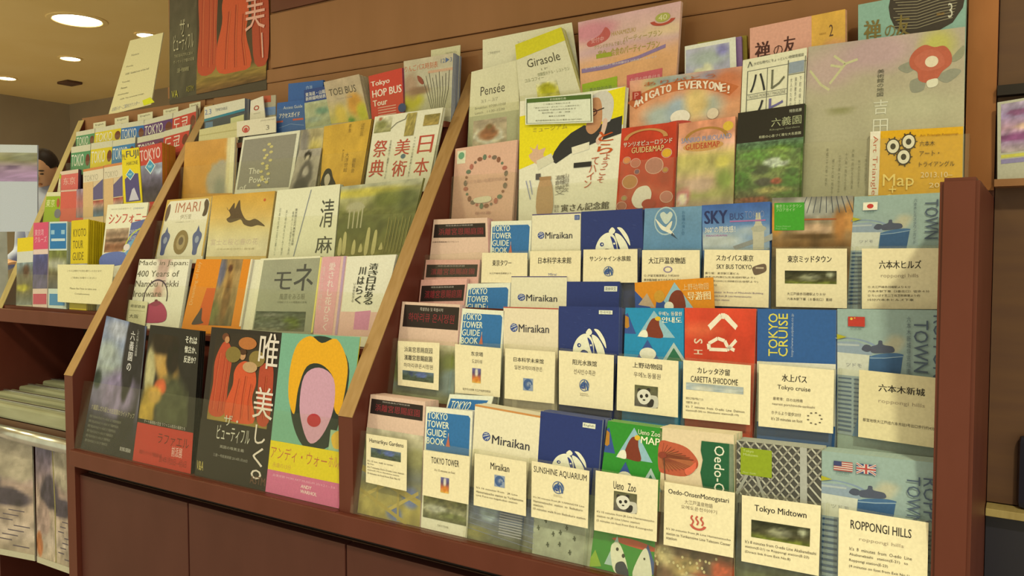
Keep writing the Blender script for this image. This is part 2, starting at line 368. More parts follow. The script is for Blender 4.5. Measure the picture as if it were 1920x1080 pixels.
def poster_art(a):
    a.ph(0, 0, 30, 100, 8, ['4a4032', '4e4636', '57523c', '4a4534'], (), (14, .25), ny=20)
    robes(a, 30, 0, 100, 92, 44); a.ph(30, 90, 100, 100, 12, ['8f7836', '6a4a28'], (), (9, .4))
    a.t('ザ・', 12, 45, 22, 56, 'b8b088', b=-.004).t('ビューティフル', 5, 55, 27, 67, 'b8b088').t('THE BEAUTIFUL 2014', 6, 69, 26, 71, 'a09870').t('ヴィクトリア朝の前衛', 5, 73, 28, 75.5, 'a09870').t('三菱一号館美術館', 9, 79, 22, 82, 'b0a878')
    a.t('VA', 3, 94, 10, 99, 'b8b040').t('ASTM', 19, 93, 27, 97, '8a8030').t('美', 80, 36, 99, 63, 'e0a890').l('d8a890', [(96, 66), (97, 84)], 1.2)
P0 = [(318, -80), (500, -115), (500, 149), (318, 188)]
sheet('art_poster', 'large dark poster with orange figures and white lettering above the rack', WALLP, P0, '4a4032', poster_art, t=.004, cat='poster')
NOT = Plane(1.52, .44, 6)
sheet('notice_sheet', 'tilted cream notice sheet standing on the left bay top', Plane(1.392, .393, 0), [(244, 76), (306, 61), (283, 196), (203, 216)], 'dcd29a',
    lambda a: [a.t(t, x, y, x + ww, y + 2.6, '8a8468') for t, x, y, ww in [('Notice', 18, 20, 22), ('Monday', 12, 35, 20), ('10:00  Guided tour of the hall', 16, 45, 62), ('Tuesday', 12, 56, 22), ('Museum', 14, 64, 16), ('Wednesday', 10, 73, 28), ('14:00  Tea ceremony lounge', 20, 80, 58)]] and
    [a.t('お知らせ・ご案内カウンター', 6, 90, 72, 96, 'a8a8a0'), a.p('d8d820', [(78, 91), (96, 89), (108, 98), (84, 99)])], t=.003, cat='notice', ext=False)

# ------------------------------------------------------------------ ceiling downlights
def downlight(px, py, r, label):
    d = ray(px, py); p = d * 1.3 / d[2]; root = empty('ceiling_downlight', (p[0], p[1], CEIL)); tag(root, label, 'lamp', 'recessed ceiling downlights')
    bm = bmesh.new(); n = 28; rings = []
    for rr, z in ((r*1.28, -.0005), (r*1.25, -.006), (r*1.04, -.008), (r, -.002)):
        rings.append([bm.verts.new((rr*math.cos(k*2*math.pi/n), rr*math.sin(k*2*math.pi/n), z)) for k in range(n)])
    for a, b in zip(rings, rings[1:]):
        for k in range(n): bm.faces.new((a[k], a[(k+1) % n], b[(k+1) % n], b[k]))
    me = bpy.data.meshes.new('trim_ring'); bm.to_mesh(me); bm.free(); link('trim_ring', me, 'ceiling_paint', root)
    bm = bmesh.new(); bmesh.ops.create_circle(bm, cap_ends=True, segments=n, radius=r); bmesh.ops.translate(bm, vec=(0, 0, -.004), verts=bm.verts)
    me = bpy.data.meshes.new('lens'); bm.to_mesh(me); bm.free(); link('lens', me, 'lamp_glow', root)
downlight(145, 37, .125, 'largest recessed ceiling light, nearest the top edge')
downlight(275, 65, .055, 'small recessed ceiling light just above the notice sheet')
downlight(132, 109, .06, 'small recessed ceiling light below the largest one')
downlight(12, 146, .06, 'small recessed ceiling light at the left edge of the photo')
box_s = tag(box('smoke_detector', -6.4, -6.25, 3.5, 3.62, 1.28, 1.2995, 'dark_wood', bevel=.008), 'small dark vent on the ceiling left of centre', 'vent')
for x, y in ((-5.2, 1.0), (-6.3, 1.6), (-5.9, 2.2)): lamp('ceiling_lamp_light', x, y, CEIL - .03, 26, .2)

# ------------------------------------------------------------------ person and sign beyond the left bay
def skin_obj(name, verts, edges, radii, mat, parent, sub=2, root=0):
    me = bpy.data.meshes.new(name); me.from_pydata(verts, edges, []); o = link(name, me, mat, parent)
    md = o.modifiers.new('skin', 'SKIN'); md.use_smooth_shade = True; sd = o.modifiers.new('sub', 'SUBSURF'); sd.levels = sd.render_levels = sub
    for i, r in enumerate(radii): me.skin_vertices[0].data[i].radius = (r if isinstance(r, tuple) else (r, r))
    for sv in me.skin_vertices[0].data: sv.use_root = False
    me.skin_vertices[0].data[root].use_root = True
    return o
hd = ray(89, 322) * 4.9
per = empty('person', (hd[0], hd[1], 0.0)); tag(per, 'person with short dark hair looking down behind the left bay', 'person')
per.rotation_euler = (0, 0, math.radians(14)); H = EYE + hd[2] - .0
def ell(name, loc, rad, mat, rot=(0, 0, 0), seg=24, fn=None):
    bm = bmesh.new(); bmesh.ops.create_uvsphere(bm, u_segments=seg, v_segments=seg//2+2, radius=1)
    if fn:
        for v in bm.verts: v.co = fn(v.co)
    R = Matrix.Translation(loc) @ Matrix.Rotation(rot[2], 4, 'Z') @ Matrix.Rotation(rot[0], 4, 'X') @ Matrix.Rotation(rot[1], 4, 'Y') @ Matrix.Diagonal((*rad, 1)); bm.transform(R)
    for f in bm.faces: f.smooth = True
    me = bpy.data.meshes.new(name); bm.to_mesh(me); bm.free(); return link(name, me, mat, per)
# standing body: trunk, legs and arms as one continuous surface; hands together in front
b0 = H - .62
vb = [(0, 0, b0-.06), (0, 0, b0+.14), (0, 0, b0+.30), (0, 0, b0+.42), (0, -.01, b0+.50), (0, -.02, H-.06),
      (-.17, 0, b0+.38), (-.21, 0, b0+.14), (-.12, -.20, b0+.06), (-.05, -.25, b0+.07), (.17, 0, b0+.38), (.21, 0, b0+.14), (.12, -.20, b0+.06), (.05, -.25, b0+.09),
      (-.09, 0, b0-.12), (-.10, -.01, b0*.52), (-.10, .01, .09), (-.10, -.12, .04), (.09, 0, b0-.12), (.10, -.01, b0*.52), (.10, .01, .09), (.10, -.12, .04)]
eb = [(0,1),(1,2),(2,3),(3,4),(4,5),(3,6),(6,7),(7,8),(8,9),(3,10),(10,11),(11,12),(12,13),(0,14),(14,15),(15,16),(16,17),(0,18),(18,19),(19,20),(20,21)]
rb = [(.15,.10),(.14,.10),(.16,.11),(.13,.09),.055,.055,.062,.05,.036,.028,.062,.05,.036,.028,.085,.058,.042,.035,.085,.058,.042,.035]
body = skin_obj('body', vb, eb, rb, 'shirt', per)
for s in (-1, 1):
    for k in range(5):
        bx = s*.05 + s*(-.012*k); by = -.262
        skin_obj('finger', [(bx, by+.03, b0+.075), (bx*.7, by-.02, b0+.08+.004*k), (bx*.35, by-.045, b0+.07)], [(0,1),(1,2)], [.010,.009,.007] if k else [.011,.010,.008], 'skin', per, 1)
tilt = math.radians(22)
def face(co):
    x, y, z = co; 
    if z < 0: x *= 1 + .22*z; y = y*(1 + .10*z)
    return Vector((x, y, z))
Rh = Matrix.Translation((0, -.03, H)) @ Matrix.Rotation(math.radians(24), 4, 'Z') @ Matrix.Rotation(tilt, 4, 'X')
def hp(name, loc, rad, mat, fn=None, seg=20): 
    o = ell(name, (0, 0, 0), (1, 1, 1), mat, seg=seg, fn=fn); o.data.transform(Rh @ Matrix.Translation(loc) @ Matrix.Diagonal((*rad, 1))); return o
hp('head', (0, 0, 0), (.077, .096, .118), 'skin', face, 28)
hp('hair', (0, .018, .028), (.084, .098, .106), 'hair', lambda c: Vector((c.x, max(c.y, -.80 + .35*max(0, -c.z)), max(c.z, -.35 if c.y > .2 else .02))), 28)
hp('nose', (0, -.100, -.012), (.012, .016, .022), 'skin'); hp('mouth', (0, -.087, -.055), (.022, .008, .006), 'lit_wood')
for s in (-1, 1):
    hp('eye', (s*.030, -.089, .010), (.012, .006, .004), 'hair'); hp('eyebrow', (s*.032, -.090, .030), (.018, .006, .004), 'hair'); hp('ear', (s*.077, .005, -.005), (.010, .020, .030), 'skin')

SG = Plane(1.58, -.02, 0)
so = sheet('sign_board', 'pale standing sign with a violet flower photo at the left edge', SG, [(-200, 268), (70, 272), (70, 434), (-200, 436)], 'b9c0c4',
    lambda a: [a.ph(0, 0, 100, 42, 24, ['b4b6ac', 'a09c80', '84845a', '9c8898', 'a588a8', 'ab8fb2'], [(70, 60, 5, 12, '7d6a80'), (85, 62, 4, 8, '6d5a70'), (92, 30, 8, 14, '8a8c70')], (12, .3)), a.r('c2c8ca', 0, 0, 100, 9)] and None, t=.004, cat='sign', ext=False)
base = box('stand_post', -3.42, -3.38, 1.60, 1.64, -EYE + .02, .2, 'steel'); bf = box('stand_foot', -3.6, -3.2, 1.5, 1.75, -EYE + .001, -EYE + .02, 'steel')
for o in (base, bf): o.data.transform(Matrix.Translation(-so.location)); o.parent = so

# ------------------------------------------------------------------ newspapers on rods in the low recess of the left bay
for k, y in enumerate((1.075, 1.14, 1.205, 1.27)):
    z = -.392 + .006*k
    r_ = empty('newspaper_rod', (-2.2, y, EYE + z - .04)); tag(r_, ['front', 'second', 'third', 'rearmost'][k] + ' pale flat rod holding newspapers under the left bay', 'rod', 'newspaper rods')
    box('clamp_bar', -2.70, -1.85, y - .027, y + .027, z - .036, z, 'bar_paint', r_, .006)
    box('clamp_strip', -2.70, -1.85, y - .004, y + .004, z, z + .004, 'steel', r_, .001)
    t_ = tube('end_knob', (-1.862, y - .034, EYE + z - .02), (-1.862, y - .0275, EYE + z - .02), .018, 'black_plastic', None); t_.data.transform(Matrix.Translation(-r_.location)); t_.parent = r_
rl = tag(empty('metal_rail', (-2.2, 1.03, EYE - .452)), 'round polished metal rail in front of the newspaper rods', 'rail')
t_ = tube('tube', (-2.384, 1.03, EYE - .455), (-1.84, 1.03, EYE - .455), .017, 'steel'); t_.data.transform(Matrix.Translation(-rl.location)); t_.parent = rl
for x in (-2.37, -1.85):
    b_ = box('rail_bracket', x, x + .012, 1.03, 1.12, -.462, -.448, 'steel', rl)
box('rod_tray', -2.384, -1.829, 1.05, 1.364, -.452, -.430, 'dark_wood', rack)
NP = Plane(1.048, -.80, 1)
def news(a, seed):
    a.ph(0, 0, 100, 100, 30, ['6a6472', '7a6a70', 'a08a78', 'ab9880', 'b0a08a', 'a89878'], [(80, 18, 30, 18, 'a89c80', .3), (40, 40, 26, 14, '4a4248', .25), (20, 62, 20, 14, 'a08878'), (75, 50, 25, 8, '4a4248', .3), (8, 84, 9, 10, 'a86a40')], (14, .35), seed, ny=50)
    a.l('8a8048', [(52, 0), (56, 50), (54, 100)], 3)
    for k in range(9): a.r('5a5058', 58 + (k*17) % 23, 56 + k*4.2, 74 + (k*17) % 23, 56.8 + k*4.2)
    a.r('bdb694', 0, 95, 100, 100)
sheet('newspaper', 'left hanging newspaper with dark and tan pictures below the metal rail', NP, [(-110, 800), (60, 826), (66, 1052), (-110, 1018)], 'a09880', lambda a: news(a, 4), t=.003, cat='newspaper', ext=False)
sheet('newspaper', 'right hanging newspaper with tan pictures beside the left end panel', NP, [(66, 828), (128, 838), (137, 1078), (70, 1054)], 'a09880', lambda a: news(a, 9), t=.003, cat='newspaper', ext=False)
# ------------------------------------------------------------------ pocket rows
c1, c2, c3, c4, c5 = [Plane(*r) for r in ROWC]; c2b = Plane(1.145, -.26)
b1, b2, b3, b4, b5 = [Plane(*r) for r in ROWB]
for p_ in (c1, c2, c3, c4, c5, c2b): p_.lim = (-.951, -.0895)
for p_ in (b1, b2, b3, b4, b5): p_.lim = (-1.793, -.987)
for p_ in pa.values(): p_.lim = (-2.383, -1.83)
a1, a2, a4, a5 = pa['a1'], pa['a2'], pa['a4'], pa['a5']

# --- shared print designs
def tower(a, k=1.):
    q = lambda y: y * k
    a.p('2f6ea2', [(4, q(6)), (8, q(4)), (92, q(4)), (96, q(6)), (96, q(36)), (4, q(36))])
    for i, s in enumerate(('TOKYO', 'TOWER', 'GUIDE', 'BOOK')): a.t(s, 5, q(4.2 + 7*i), (48, 52, 47, 44)[i], q(9.8 + 7*i), 'e9ead2', b=.015)
    a.r('c8b09a', 51, q(20), 52.5, q(30)).p('c06a50', [(47, q(31)), (52, q(22)), (56, q(31))])
def globe(a, cx, cy, rx, ry, c1_='3c4f8c', c2_='c9cbc0'):
    a.e(c1_, cx, cy, rx, ry)
    for x0, y0, x1, y1 in ((-.6, -.5, .3, -.8), (-.8, .1, .2, -.4), (-.3, .7, .5, .1), (.3, .7, .8, -.1), (-.1, -.2, .7, -.5)): a.l(c2_, [(cx + x0*rx, cy + y0*ry), (cx + x1*rx, cy + y1*ry)], rx*.18, ry*.18)
def mirai(a, strip='4a4070', y=50, h=15):
    if strip: a.r(strip, 0, 0, 100, 3)
    globe(a, 20, y + h*.45, 7, h*.55); a.t('Miraikan', 29, y, 84, y + h, '2b2b3a', b=.006)
def dolphins(a, cx, cy, rx, ry, col='e9e6c8'):
    P = lambda L: [(cx + x*rx, cy + y*ry) for x, y in L]
    a.blob(col, P([(-.95, .75), (-1.0, .2), (-.75, -.35), (-.35, -.65), (0, -.6), (.25, -.2), (.32, .5), (.3, 1), (.15, .8), (-.1, .35), (-.45, .3), (-.7, .7)]))
    a.blob(col, P([(.15, -.6), (.5, -.5), (.85, .0), (1.0, .6), (.95, 1.0), (.7, .9), (.55, .5), (.4, .1)])).blob(col, P([(-.2, -.75), (0, -.98), (.18, -.8), (.1, -.62), (-.1, -.6)]))
    a.blob(col, P([(.3, -.95), (.6, -.9), (.95, -.4), (1.05, .1), (.8, -.25), (.5, -.7)])).e('3a4a8c', cx-.3*rx, cy+.55*ry, rx*.28, ry*.2).e('2a3a7c', cx-.62*rx, cy+.02*ry, rx*.12, ry*.12)
    a.blob('2a3a7c', P([(-.1, -.45), (.1, -.3), (.25, .1), (.28, .6), (.12, .3), (0, -.1)])).e(col, cx+.12*rx, cy-.02*ry, rx*.06, ry*.06).e(col, cx-.6*rx, cy+.02*ry, rx*.05, ry*.05)
def aqua(a, y, ry, tagtxt=None):
    a.r('24346e', 0, 0, 100, 100)
    for i in range(14): x = random.uniform(4, 88); yy = random.uniform(4, 96); a.l('4a5a94', [(x, yy), (x + 5, yy + 1)], .5)
    dolphins(a, 52, y, 27, ry)
    if tagtxt: a.r('dfe0c8', 68, 8, 90, 15 if ry < 40 else 17).t(tagtxt, 70, 9.5, 88, 14 if ry < 40 else 16, '3a3a4a')
def zoo(a, g, k=1., txt=('Ueno Zoo', 'MAP'), x=0):
    q = lambda y: y*k
    a.r(g, 0, 0, 100, q(100)); a.p('34508c', [(0, q(16)), (4, q(12)), (20, q(60)), (0, q(60))]).p('b07a2c', [(0, q(18)), (6, q(22)), (8, q(44)), (4, q(48)), (0, q(46))])
    a.p('8fb6bc', [(50, q(6)), (86, q(66)), (22, q(66))]).blob('7a3424', [(36, q(62)), (40, q(40)), (48, q(24)), (58, q(26)), (60, q(40)), (66, q(66)), (44, q(66))])
    a.e('d8b030', 57, q(24), 5, q(5)).blob('e4e2cc', [(24, q(64)), (30, q(52)), (38, q(52)), (40, q(66)), (28, q(66))])
    a.p('34508c', [(40, q(72)), (22, q(116)), (60, q(116))]).e('e0dcc0', 41, q(104), 14, q(14)).p('a8bcb0', [(84, q(76)), (66, q(116)), (104, q(116))]).p('2a6a4a', [(84, q(88)), (72, q(116)), (98, q(116))])
    if txt: a.t(txt[0], 58 + x, q(8), 97 + x*.4, q(17), 'ece8cc', b=.008).t(txt[1], 64 + x, q(20), 97, q(33), 'f0ecd0', b=.015)
def sky_tower(a, y0, y1, x0=0, x1=38):
    h = y1 - y0; Y = lambda t: y0 + h*t
    a.ph(0, y0 - h*.1, 66, y1, 22, ['93a89c', '93a69c', '8fa29c'], [(78, 28, 12, 13, 'b4b294', .9), (72, 40, 12, 10, 'b4b294', .9)], (6, .04))
    a.ring('7e90a0', 8, Y(.42), 30, h*.26, .12, 20, 20, 110).p('8a9aa4', [(0, Y(.26)), (18, Y(.24)), (31, Y(.36)), (31, Y(.52)), (0, Y(.5))]).p('a8b2ac', [(0, Y(.3)), (20, Y(.3)), (20, Y(.34)), (0, Y(.35))])
    a.p('c8cab4', [(0, Y(.5)), (29, Y(.52)), (27, y1), (0, y1)]).p('35597e', [(29, Y(.54)), (58, Y(.46)), (55, y1), (28, y1)]).blob('44688c', [(29, Y(.56)), (36, Y(.49)), (50, Y(.44)), (58, Y(.46)), (56, Y(.5)), (42, Y(.55)), (32, Y(.6))])
    a.l('8ca4b0', [(29, Y(.58)), (42, Y(.56)), (58, Y(.5))], 1.2, .6).blob('4a5060', [(22, Y(.4)), (25, Y(.3)), (30, Y(.32)), (30, Y(.42)), (26, Y(.45))]).blob('4c5262', [(30, Y(.34)), (36, Y(.28)), (37, Y(.2)), (40, Y(.2)), (41, Y(.28)), (49, Y(.31)), (50, Y(.42)), (40, Y(.46)), (31, Y(.46))])
    a.t('ツドモ', 8, Y(.72), 22, Y(.80), '8a8c88')
def hills(a, flags, kana, b_txt, full=1.):
    """blue-grey guide with a glass tower, flags and sideways lettering; full = share of the height that shows sky and tower"""
    k = full
    a.r('93a89c', 0, 0, 100, 100); sky_tower(a, 20*k, 62*k)
    a.r('8ea0a4', 0, 62*k, 40, 100)
    for i in range(14):
        y = 64*k + i*3.4
        if y < 99: a.r('3e5878', 1, y, 13, y + 1.3).r('46607e', 15, y + .3, 24 - i*.3, y + 1.5)
    a.p('4a7698', [(14, 100), (24, 70*k + 8), (34, 64*k), (36, 100)]).p('a8a428', [(0, 24*k), (9, 26.5*k), (0, 29*k)])
    x = 10
    for f in flags:
        W = 15; y0, y1 = 5*k + 2, 14*k + 2
        if f == 'jp': a.r('e6e2cc', x, y0, x + W, y1).e('c03a34', x + W/2, (y0+y1)/2, 3.4, (y1-y0)*.3)
        if f == 'cn': a.r('b8352c', x, y0, x + W, y1).e('d8b840', x + 3, y0 + 2*k, 1.2, 1.2*k).e('d8b840', x + 6, y0 + 1.2*k, .6, .6*k)
        if f == 'us':
            a.r('d0c8b8', x, y0, x + W, y1)
            for i in range(5): a.r('a84a44', x, y0 + (y1-y0)*(2*i)/9, x + W, y0 + (y1-y0)*(2*i+1)/9)
            a.r('3a4068', x, y0, x + W*.42, y0 + (y1-y0)*.5)
        if f == 'uk':
            ym = (y0+y1)/2; a.r('3a4270', x, y0, x + W, y1).l('d0ccc0', [(x, y0), (x+W, y1)], 2.2*k).l('d0ccc0', [(x, y1), (x+W, y0)], 2.2*k).l('b04844', [(x, y0), (x+W, y1)], .8*k).l('b04844', [(x, y1), (x+W, y0)], .8*k)
            a.r('d0ccc0', x, ym - 1.6*k, x+W, ym + 1.6*k).r('d0ccc0', x + W/2 - 1.8, y0, x + W/2 + 1.8, y1).r('b04844', x, ym - .8*k, x+W, ym + .8*k).r('b04844', x + W/2 - .9, y0, x + W/2 + .9, y1)
        x += W + 3
    a.t(b_txt, 12, 14.5*k + 2.6, 22, 16*k + 2.6, '4a6a60').t(kana, 61, 6*k, 64.5, 56*k, '5a6a70', v=1)
def body_text(a, y, lines, h=4.2, x0=8, x1=92, col='5a5040'):
    for i, s in enumerate(lines):
        ww = (x1 - x0) * max(.12, len(s) / max(len(q) for q in lines))
        a.t(s, x0, y + i*h*1.75, x0 + ww, y + i*h*1.75 + h, col)
def panda(a, x0, y0, x1, y1):
    q = lambda L: [(x0 + x*(x1-x0)/100, y0 + y*(y1-y0)/100) for x, y in L]
    a.ph(x0, y0, x1, y1, 10, ['5a5a3c', '6a6650', '55504a'], (), (5, .25))
    a.blob('c4c0aa', q([(60, 50), (80, 42), (99, 50), (99, 96), (60, 96)])).blob('34302c', q([(60, 74), (74, 60), (84, 68), (78, 96), (56, 97)]))
    for x, y in ((20, 24), (60, 18)): a.e('34302c', x0 + x*(x1-x0)/100, y0 + y*(y1-y0)/100, (x1-x0)*.08, (y1-y0)*.1, 12)
    a.blob('d8d4be', q([(12, 56), (16, 32), (36, 18), (58, 22), (70, 42), (66, 70), (48, 88), (26, 84)]))
    for x, y, rx, ry in ((30, 52, 7, 9), (53, 46, 7, 9), (42, 68, 6, 4)): a.e('2e2a28', x0 + x*(x1-x0)/100, y0 + y*(y1-y0)/100, (x1-x0)*rx/100, (y1-y0)*ry/100, 12)
def park(a, x0, y0, x1, y1):
    a.ph(x0, y0, x1, y1, 18, ['2e3020', '3a3a26', '45422c', '6a7428'], [(45, 52, 16, 24, '8a8a6a', .9), (60, 50, 10, 20, '7a7a60', .9), (88, 30, 7, 22, '8a8c70', .8)], (10, .6), ny=8)
def garden_bar(a, x0, y0, x1, y1): a.ph(x0, y0, x1, y1, 16, ['5a6a78', '4a5648', '4c5440'], [(30, 30, 7, 26, '404c68'), (62, 34, 18, 24, '5a6a98', .3)], (9, .4), ny=6)
def flame(a, x0, y0, x1, y1): a.ph(x0, y0, x1, y1, 10, ['6a6a98', '5a4a70', 'c86a3a', 'd8b050'], [(50, 30, 18, 26, 'e0d8c0', .5), (50, 75, 24, 22, 'd08030', .5)], (5, .2))
def swirl(a, x0, y0, x1, y1):
    a.r('8a97a8', x0, y0, x1, y1)
    for i in range(4): a.ring('44608c', (x0+x1)/2, (y0+y1)/2, (x1-x0)*(.46 - .1*i), (y1-y0)*(.46 - .1*i), .28, 14, 40*i, 40*i + 280)
def ring_logo(a, cx, cy, rx, ry):
    dolphins(a, cx, cy, rx*.85, ry*.85, '44608c'); a.ring('44608c', cx, cy, rx, ry, .12)

# ================================================================= right bay, bottom row
def gardens(a, k=1., small='特別名勝及び特別史跡', big='濱離宮恩賜庭園', low=True, xr=97):
    a.r('2a1e1e', 3, 10*k, xr, 36*k).t(small, 24, 11.5*k, 74, 14.5*k, 'b0a89a').t(big, 12, 18*k, 92, 31*k, '8a2a32', b=.006)
def gardens_full(a):
    a.r('2a1e1e', 3, 3.4, 97, 16).t('特別名勝及び特別史跡', 24, 4.3, 74, 5.6, 'b0a89a').t('浜離宮恩賜庭園', 12, 7.2, 92, 13.2, '8a2a32', b=.006)
    a.ph(0, 28, 100, 100, 34, ['c4bb9a', 'b8b490', '8c8a5c', '7c8078', '8c8450', 'a89a50', '9a8c48'], [(90, 26, 20, 10, 'a09c68', .6), (84, 70, 14, 12, '6a78a0', .5), (60, 92, 12, 8, '6a78a0', .5), (10, 20, 14, 8, '707448', .6)], (10, .2), ny=44)
    a.l('b09c4c', [(0, 62), (100, 82)], 5).l('b8a455', [(4, 86), (60, 66)], 3).l('b8a455', [(50, 92), (96, 74)], 3).l('a8964a', [(0, 80), (80, 100)], 3).l('a8964a', [(30, 68), (30, 92)], 3).l('a8964a', [(64, 76), (66, 99)], 3.4)
sheet('leaflet', 'pink garden leaflet, black title band, bridge photo, bottom row', c1, [(676, 737), (797, 753), (787, None), (669, None)], 'dcbca2', gardens_full, n=8, t=.004, edge='e0c0a0', rise=.0004)
def tower_full(a):
    tower(a); a.ph(4, 68, 96, 91, 30, ['5c5a30', '6a6a3a', '8c8a6a', '5a5c38'], [(60, 20, 10, 30, '8a8450', .6), (30, 62, 24, 14, 'a8a890', .8), (70, 80, 30, 12, '6a7040', .6)], (12, .5), ny=18); a.t('TOKYO TOWER', 36, 94.5, 60, 96, '8a8468')
sheet('leaflet', 'blue and white tower guide leaflet with a tree photo, bottom row', c1, [(799, 762), (886, 771), (877, None), (789, None)], 'e6e2c6', tower_full, n=6, t=.003, edge='d8d8c0')
sheet('leaflet', 'single blue tower leaflet pushed in behind the stack, bottom row', c1, [(843, 739), (925, 743), (905, 770), (835, 765)], 'e2e2c8', lambda a: a.r('2f6ea2', 6, 30, 96, 100).t('TOKYO', 12, 45, 62, 110, 'e9ead2', b=.015), off=-.03, t=.002)
def mirai_full(a):
    a.r('c88a4a', 0, 0, 100, 1.4); globe(a, 20, 22.6, 6, 3.4); a.t('Miraikan', 29, 20.5, 84, 27, '2b2b3a', b=.006)
    a.ph(0, 62, 100, 100, 26, ['55607a', '5c6880', '606a7c', '6a6e68', '5c5c40'], [(30, 40, 14, 20, '90a0a0', .4), (12, 85, 20, 12, '807c48', .8)], (9, .35), ny=22)
    for i in range(8): a.l('8088a0', [(0, 64 + i*4), (100, 69 + i*4)], .35)
    for i in range(9): a.r('a8a8a8', 48, 76 + i*1.9, 82, 76.8 + i*1.9)
sheet('leaflet', 'cream science museum leaflet, globe emblem, glass facade photo, bottom row', c1, [(891, 758), (1019, 781), (1000, None), (876, None)], 'e6dcb6', mirai_full, n=7, t=.0042, edge='dcd2a8', rise=.0004)
def aqua_full(a):
    a.r('24346e', 0, 0, 100, 52); dolphins(a, 52, 33.5, 27, 9.5); a.r('dfe0c8', 70, 3.4, 90, 6.8).t('English', 72, 4.2, 88, 6.3, '3a3a4a')
    a.ph(0, 52, 100, 100, 26, ['6a7468', '9aa48c', 'a8ae94', 'a4aa90', '9aa088'], [(60, 20, 60, 12, '78806c', .9), (85, 60, 20, 8, '8a9078', .9)], (8, .15), ny=20)
    for x, y in ((12, 66), (20, 74), (8, 80), (30, 72), (34, 82), (46, 80), (56, 76), (46, 88), (64, 92), (70, 82), (26, 90)): a.l('3e4838', [(x, y), (x + 1.5, y + 3.2)], 2).l('3e4838', [(x - 2, y + 2), (x + 3, y + 1.2)], .8)
sheet('leaflet', 'navy aquarium leaflet, white sea animals, English tag, bottom row', c1, [(1014, 771), (1130, 788), (1108, None), (998, None)], '2a3566', aqua_full, n=7, t=.0034, edge='8a94a8', rise=.0004)
def zoo_full(a):
    zoo(a, '2f8a2c', .36); a.r('2f8a2c', 0, 36, 100, 100).blob('c04a30', [(30, 78), (60, 76), (100, 79), (90, 81.5), (50, 80.5)]).p('a8c4b8', [(38, 76), (54, 96), (22, 96)]).blob('e4e4d0', [(30, 83), (40, 80), (50, 86), (58, 98), (40, 100), (32, 92)]).p('34508c', [(86, 77), (104, 96), (72, 96)]).blob('e0e0cc', [(74, 86), (84, 80), (92, 90), (92, 100), (66, 100)])
    a.e('2a2a24', 40, 84.5, 2.2, 1.2).e('2a2a24', 50, 88, 2.4, 1.4).blob('2a3044', [(40, 94), (52, 92), (60, 100), (42, 100)]).p('8ab030', [(6, 88), (18, 98), (0, 100), (0, 94)]).e('2a2a24', 82, 87, 1.5, .8)
sheet('leaflet', 'green zoo map leaflet with a brown bird, bottom row', c1, [(1140, 789), (1242, 803), (1230, None), (1106, None)], '2f8a2c', zoo_full, n=6, t=.003, edge='d8dca0', rise=.0004)
def oedo(a):
    a.r('dcc8a0', 0, 0, 100, 55); a.blob('b8583c', [(0, 10), (16, 9), (38, 11.5), (52, 18), (53, 23), (46, 26), (36, 30), (10, 30), (0, 27)]).blob('a8603c', [(2, 18), (16, 15), (38, 18), (48, 22), (34, 25), (12, 27), (2, 26)])
    for i in range(9): a.l('7a3a28', [(4, 19), (6 + i*5.2, 10 + i*1.1)], .5).l('8a4430', [(4, 19), (50 - i*5, 24 + i*.6)], .4)
    a.l('5a4030', [(7, 18), (10, 34)], 1.2).e('8a3c2c', 5, 18, 6, 2); a.blob('d8674a', [(36, 26), (44, 23), (51, 20), (50, 25), (40, 29)])
    a.p('1d5a38', [(58, 6), (100, 6), (100, 52), (60, 52), (57, 44), (61, 36), (57, 26), (60, 18), (57, 12)]); a.t('Oedo-Ons', 75, 8, 88, 45, 'e0dcc0', rot=1, b=.008)
    for i in range(5): a.l('b8b89c', [(95 + i*1.1, 6), (94 + i*1.1, 52)], .4)
    a.ph(0, 55, 100, 100, 30, ['6a5038', '5c4434', '70503c', '6a4a38'], [(14, 60, 14, 16, 'b8a878', .7), (40, 74, 18, 18, 'a8905a', .7), (88, 70, 16, 22, 'b04a2c', .4), (62, 84, 16, 10, 'c06040', .5), (50, 92, 20, 12, 'c8bc90', .5)], (14, .5), ny=26)
    for i in range(26): a.e('cfc08a', random.uniform(0, 80), random.uniform(76, 92), 1.6, 1.0, 6)
sheet('leaflet', 'hot spring leaflet with a red paper parasol and green band, bottom row', c1, [(1238, 801), (1376, 815), (1378, None), (1226, None)], 'd8c49c', oedo, n=8, t=.0036, edge='e2dca8', rise=.0005)
def lattice(a, x0, y0, x1, y1, c='b8b6a0'):
    a.r('4c4a44', x0, y0, x1, y1); w = x1 - x0
    for i in range(-9, 12):
        x = x0 + i*w/9
        for cc, dx in ((c, .62), ('8c8878', -.55)):
            pts = []
            for t in (0, 1): pts.append((x + dx*t*w, y0 + t*(y1-y0)))
            # clip to the panel
            (ax, ay), (bx, by) = pts; lo, hi = 0., 1.
            for bound, sgn in ((x0, 1), (x1, -1)):
                d = (bx-ax)*sgn; s_ = (ax-bound)*sgn
                if d > 0: lo = max(lo, -s_/d)
                elif d < 0: hi = min(hi, -s_/d)
            if hi > lo: a.l(cc, [(ax+(bx-ax)*lo, ay+(by-ay)*lo), (ax+(bx-ax)*hi, ay+(by-ay)*hi)], 2.4, 1)
def midtown_en(a):
    lattice(a, 0, 0, 100, 34); a.r('a8a89a', 76, 0, 84, 34).l('989888', [(0, 34), (20, 14), (34, 34)], 3)
    a.r('8a9c20', 5, 4, 43, 21).t('Tokyo\nMidtown', 8, 5, 26, 9, 'bcc880').t('Floor Guide', 8, 19, 24, 20, 'bcc880')
    a.ph(0, 34, 100, 100, 24, ['7a7a6a', '6c6e66', '5c6468', '585c48', '4c5050'], [(60, 85, 60, 16, '5a6030', .9), (20, 92, 20, 10, '445868', .9)], (16, .5), ny=20)
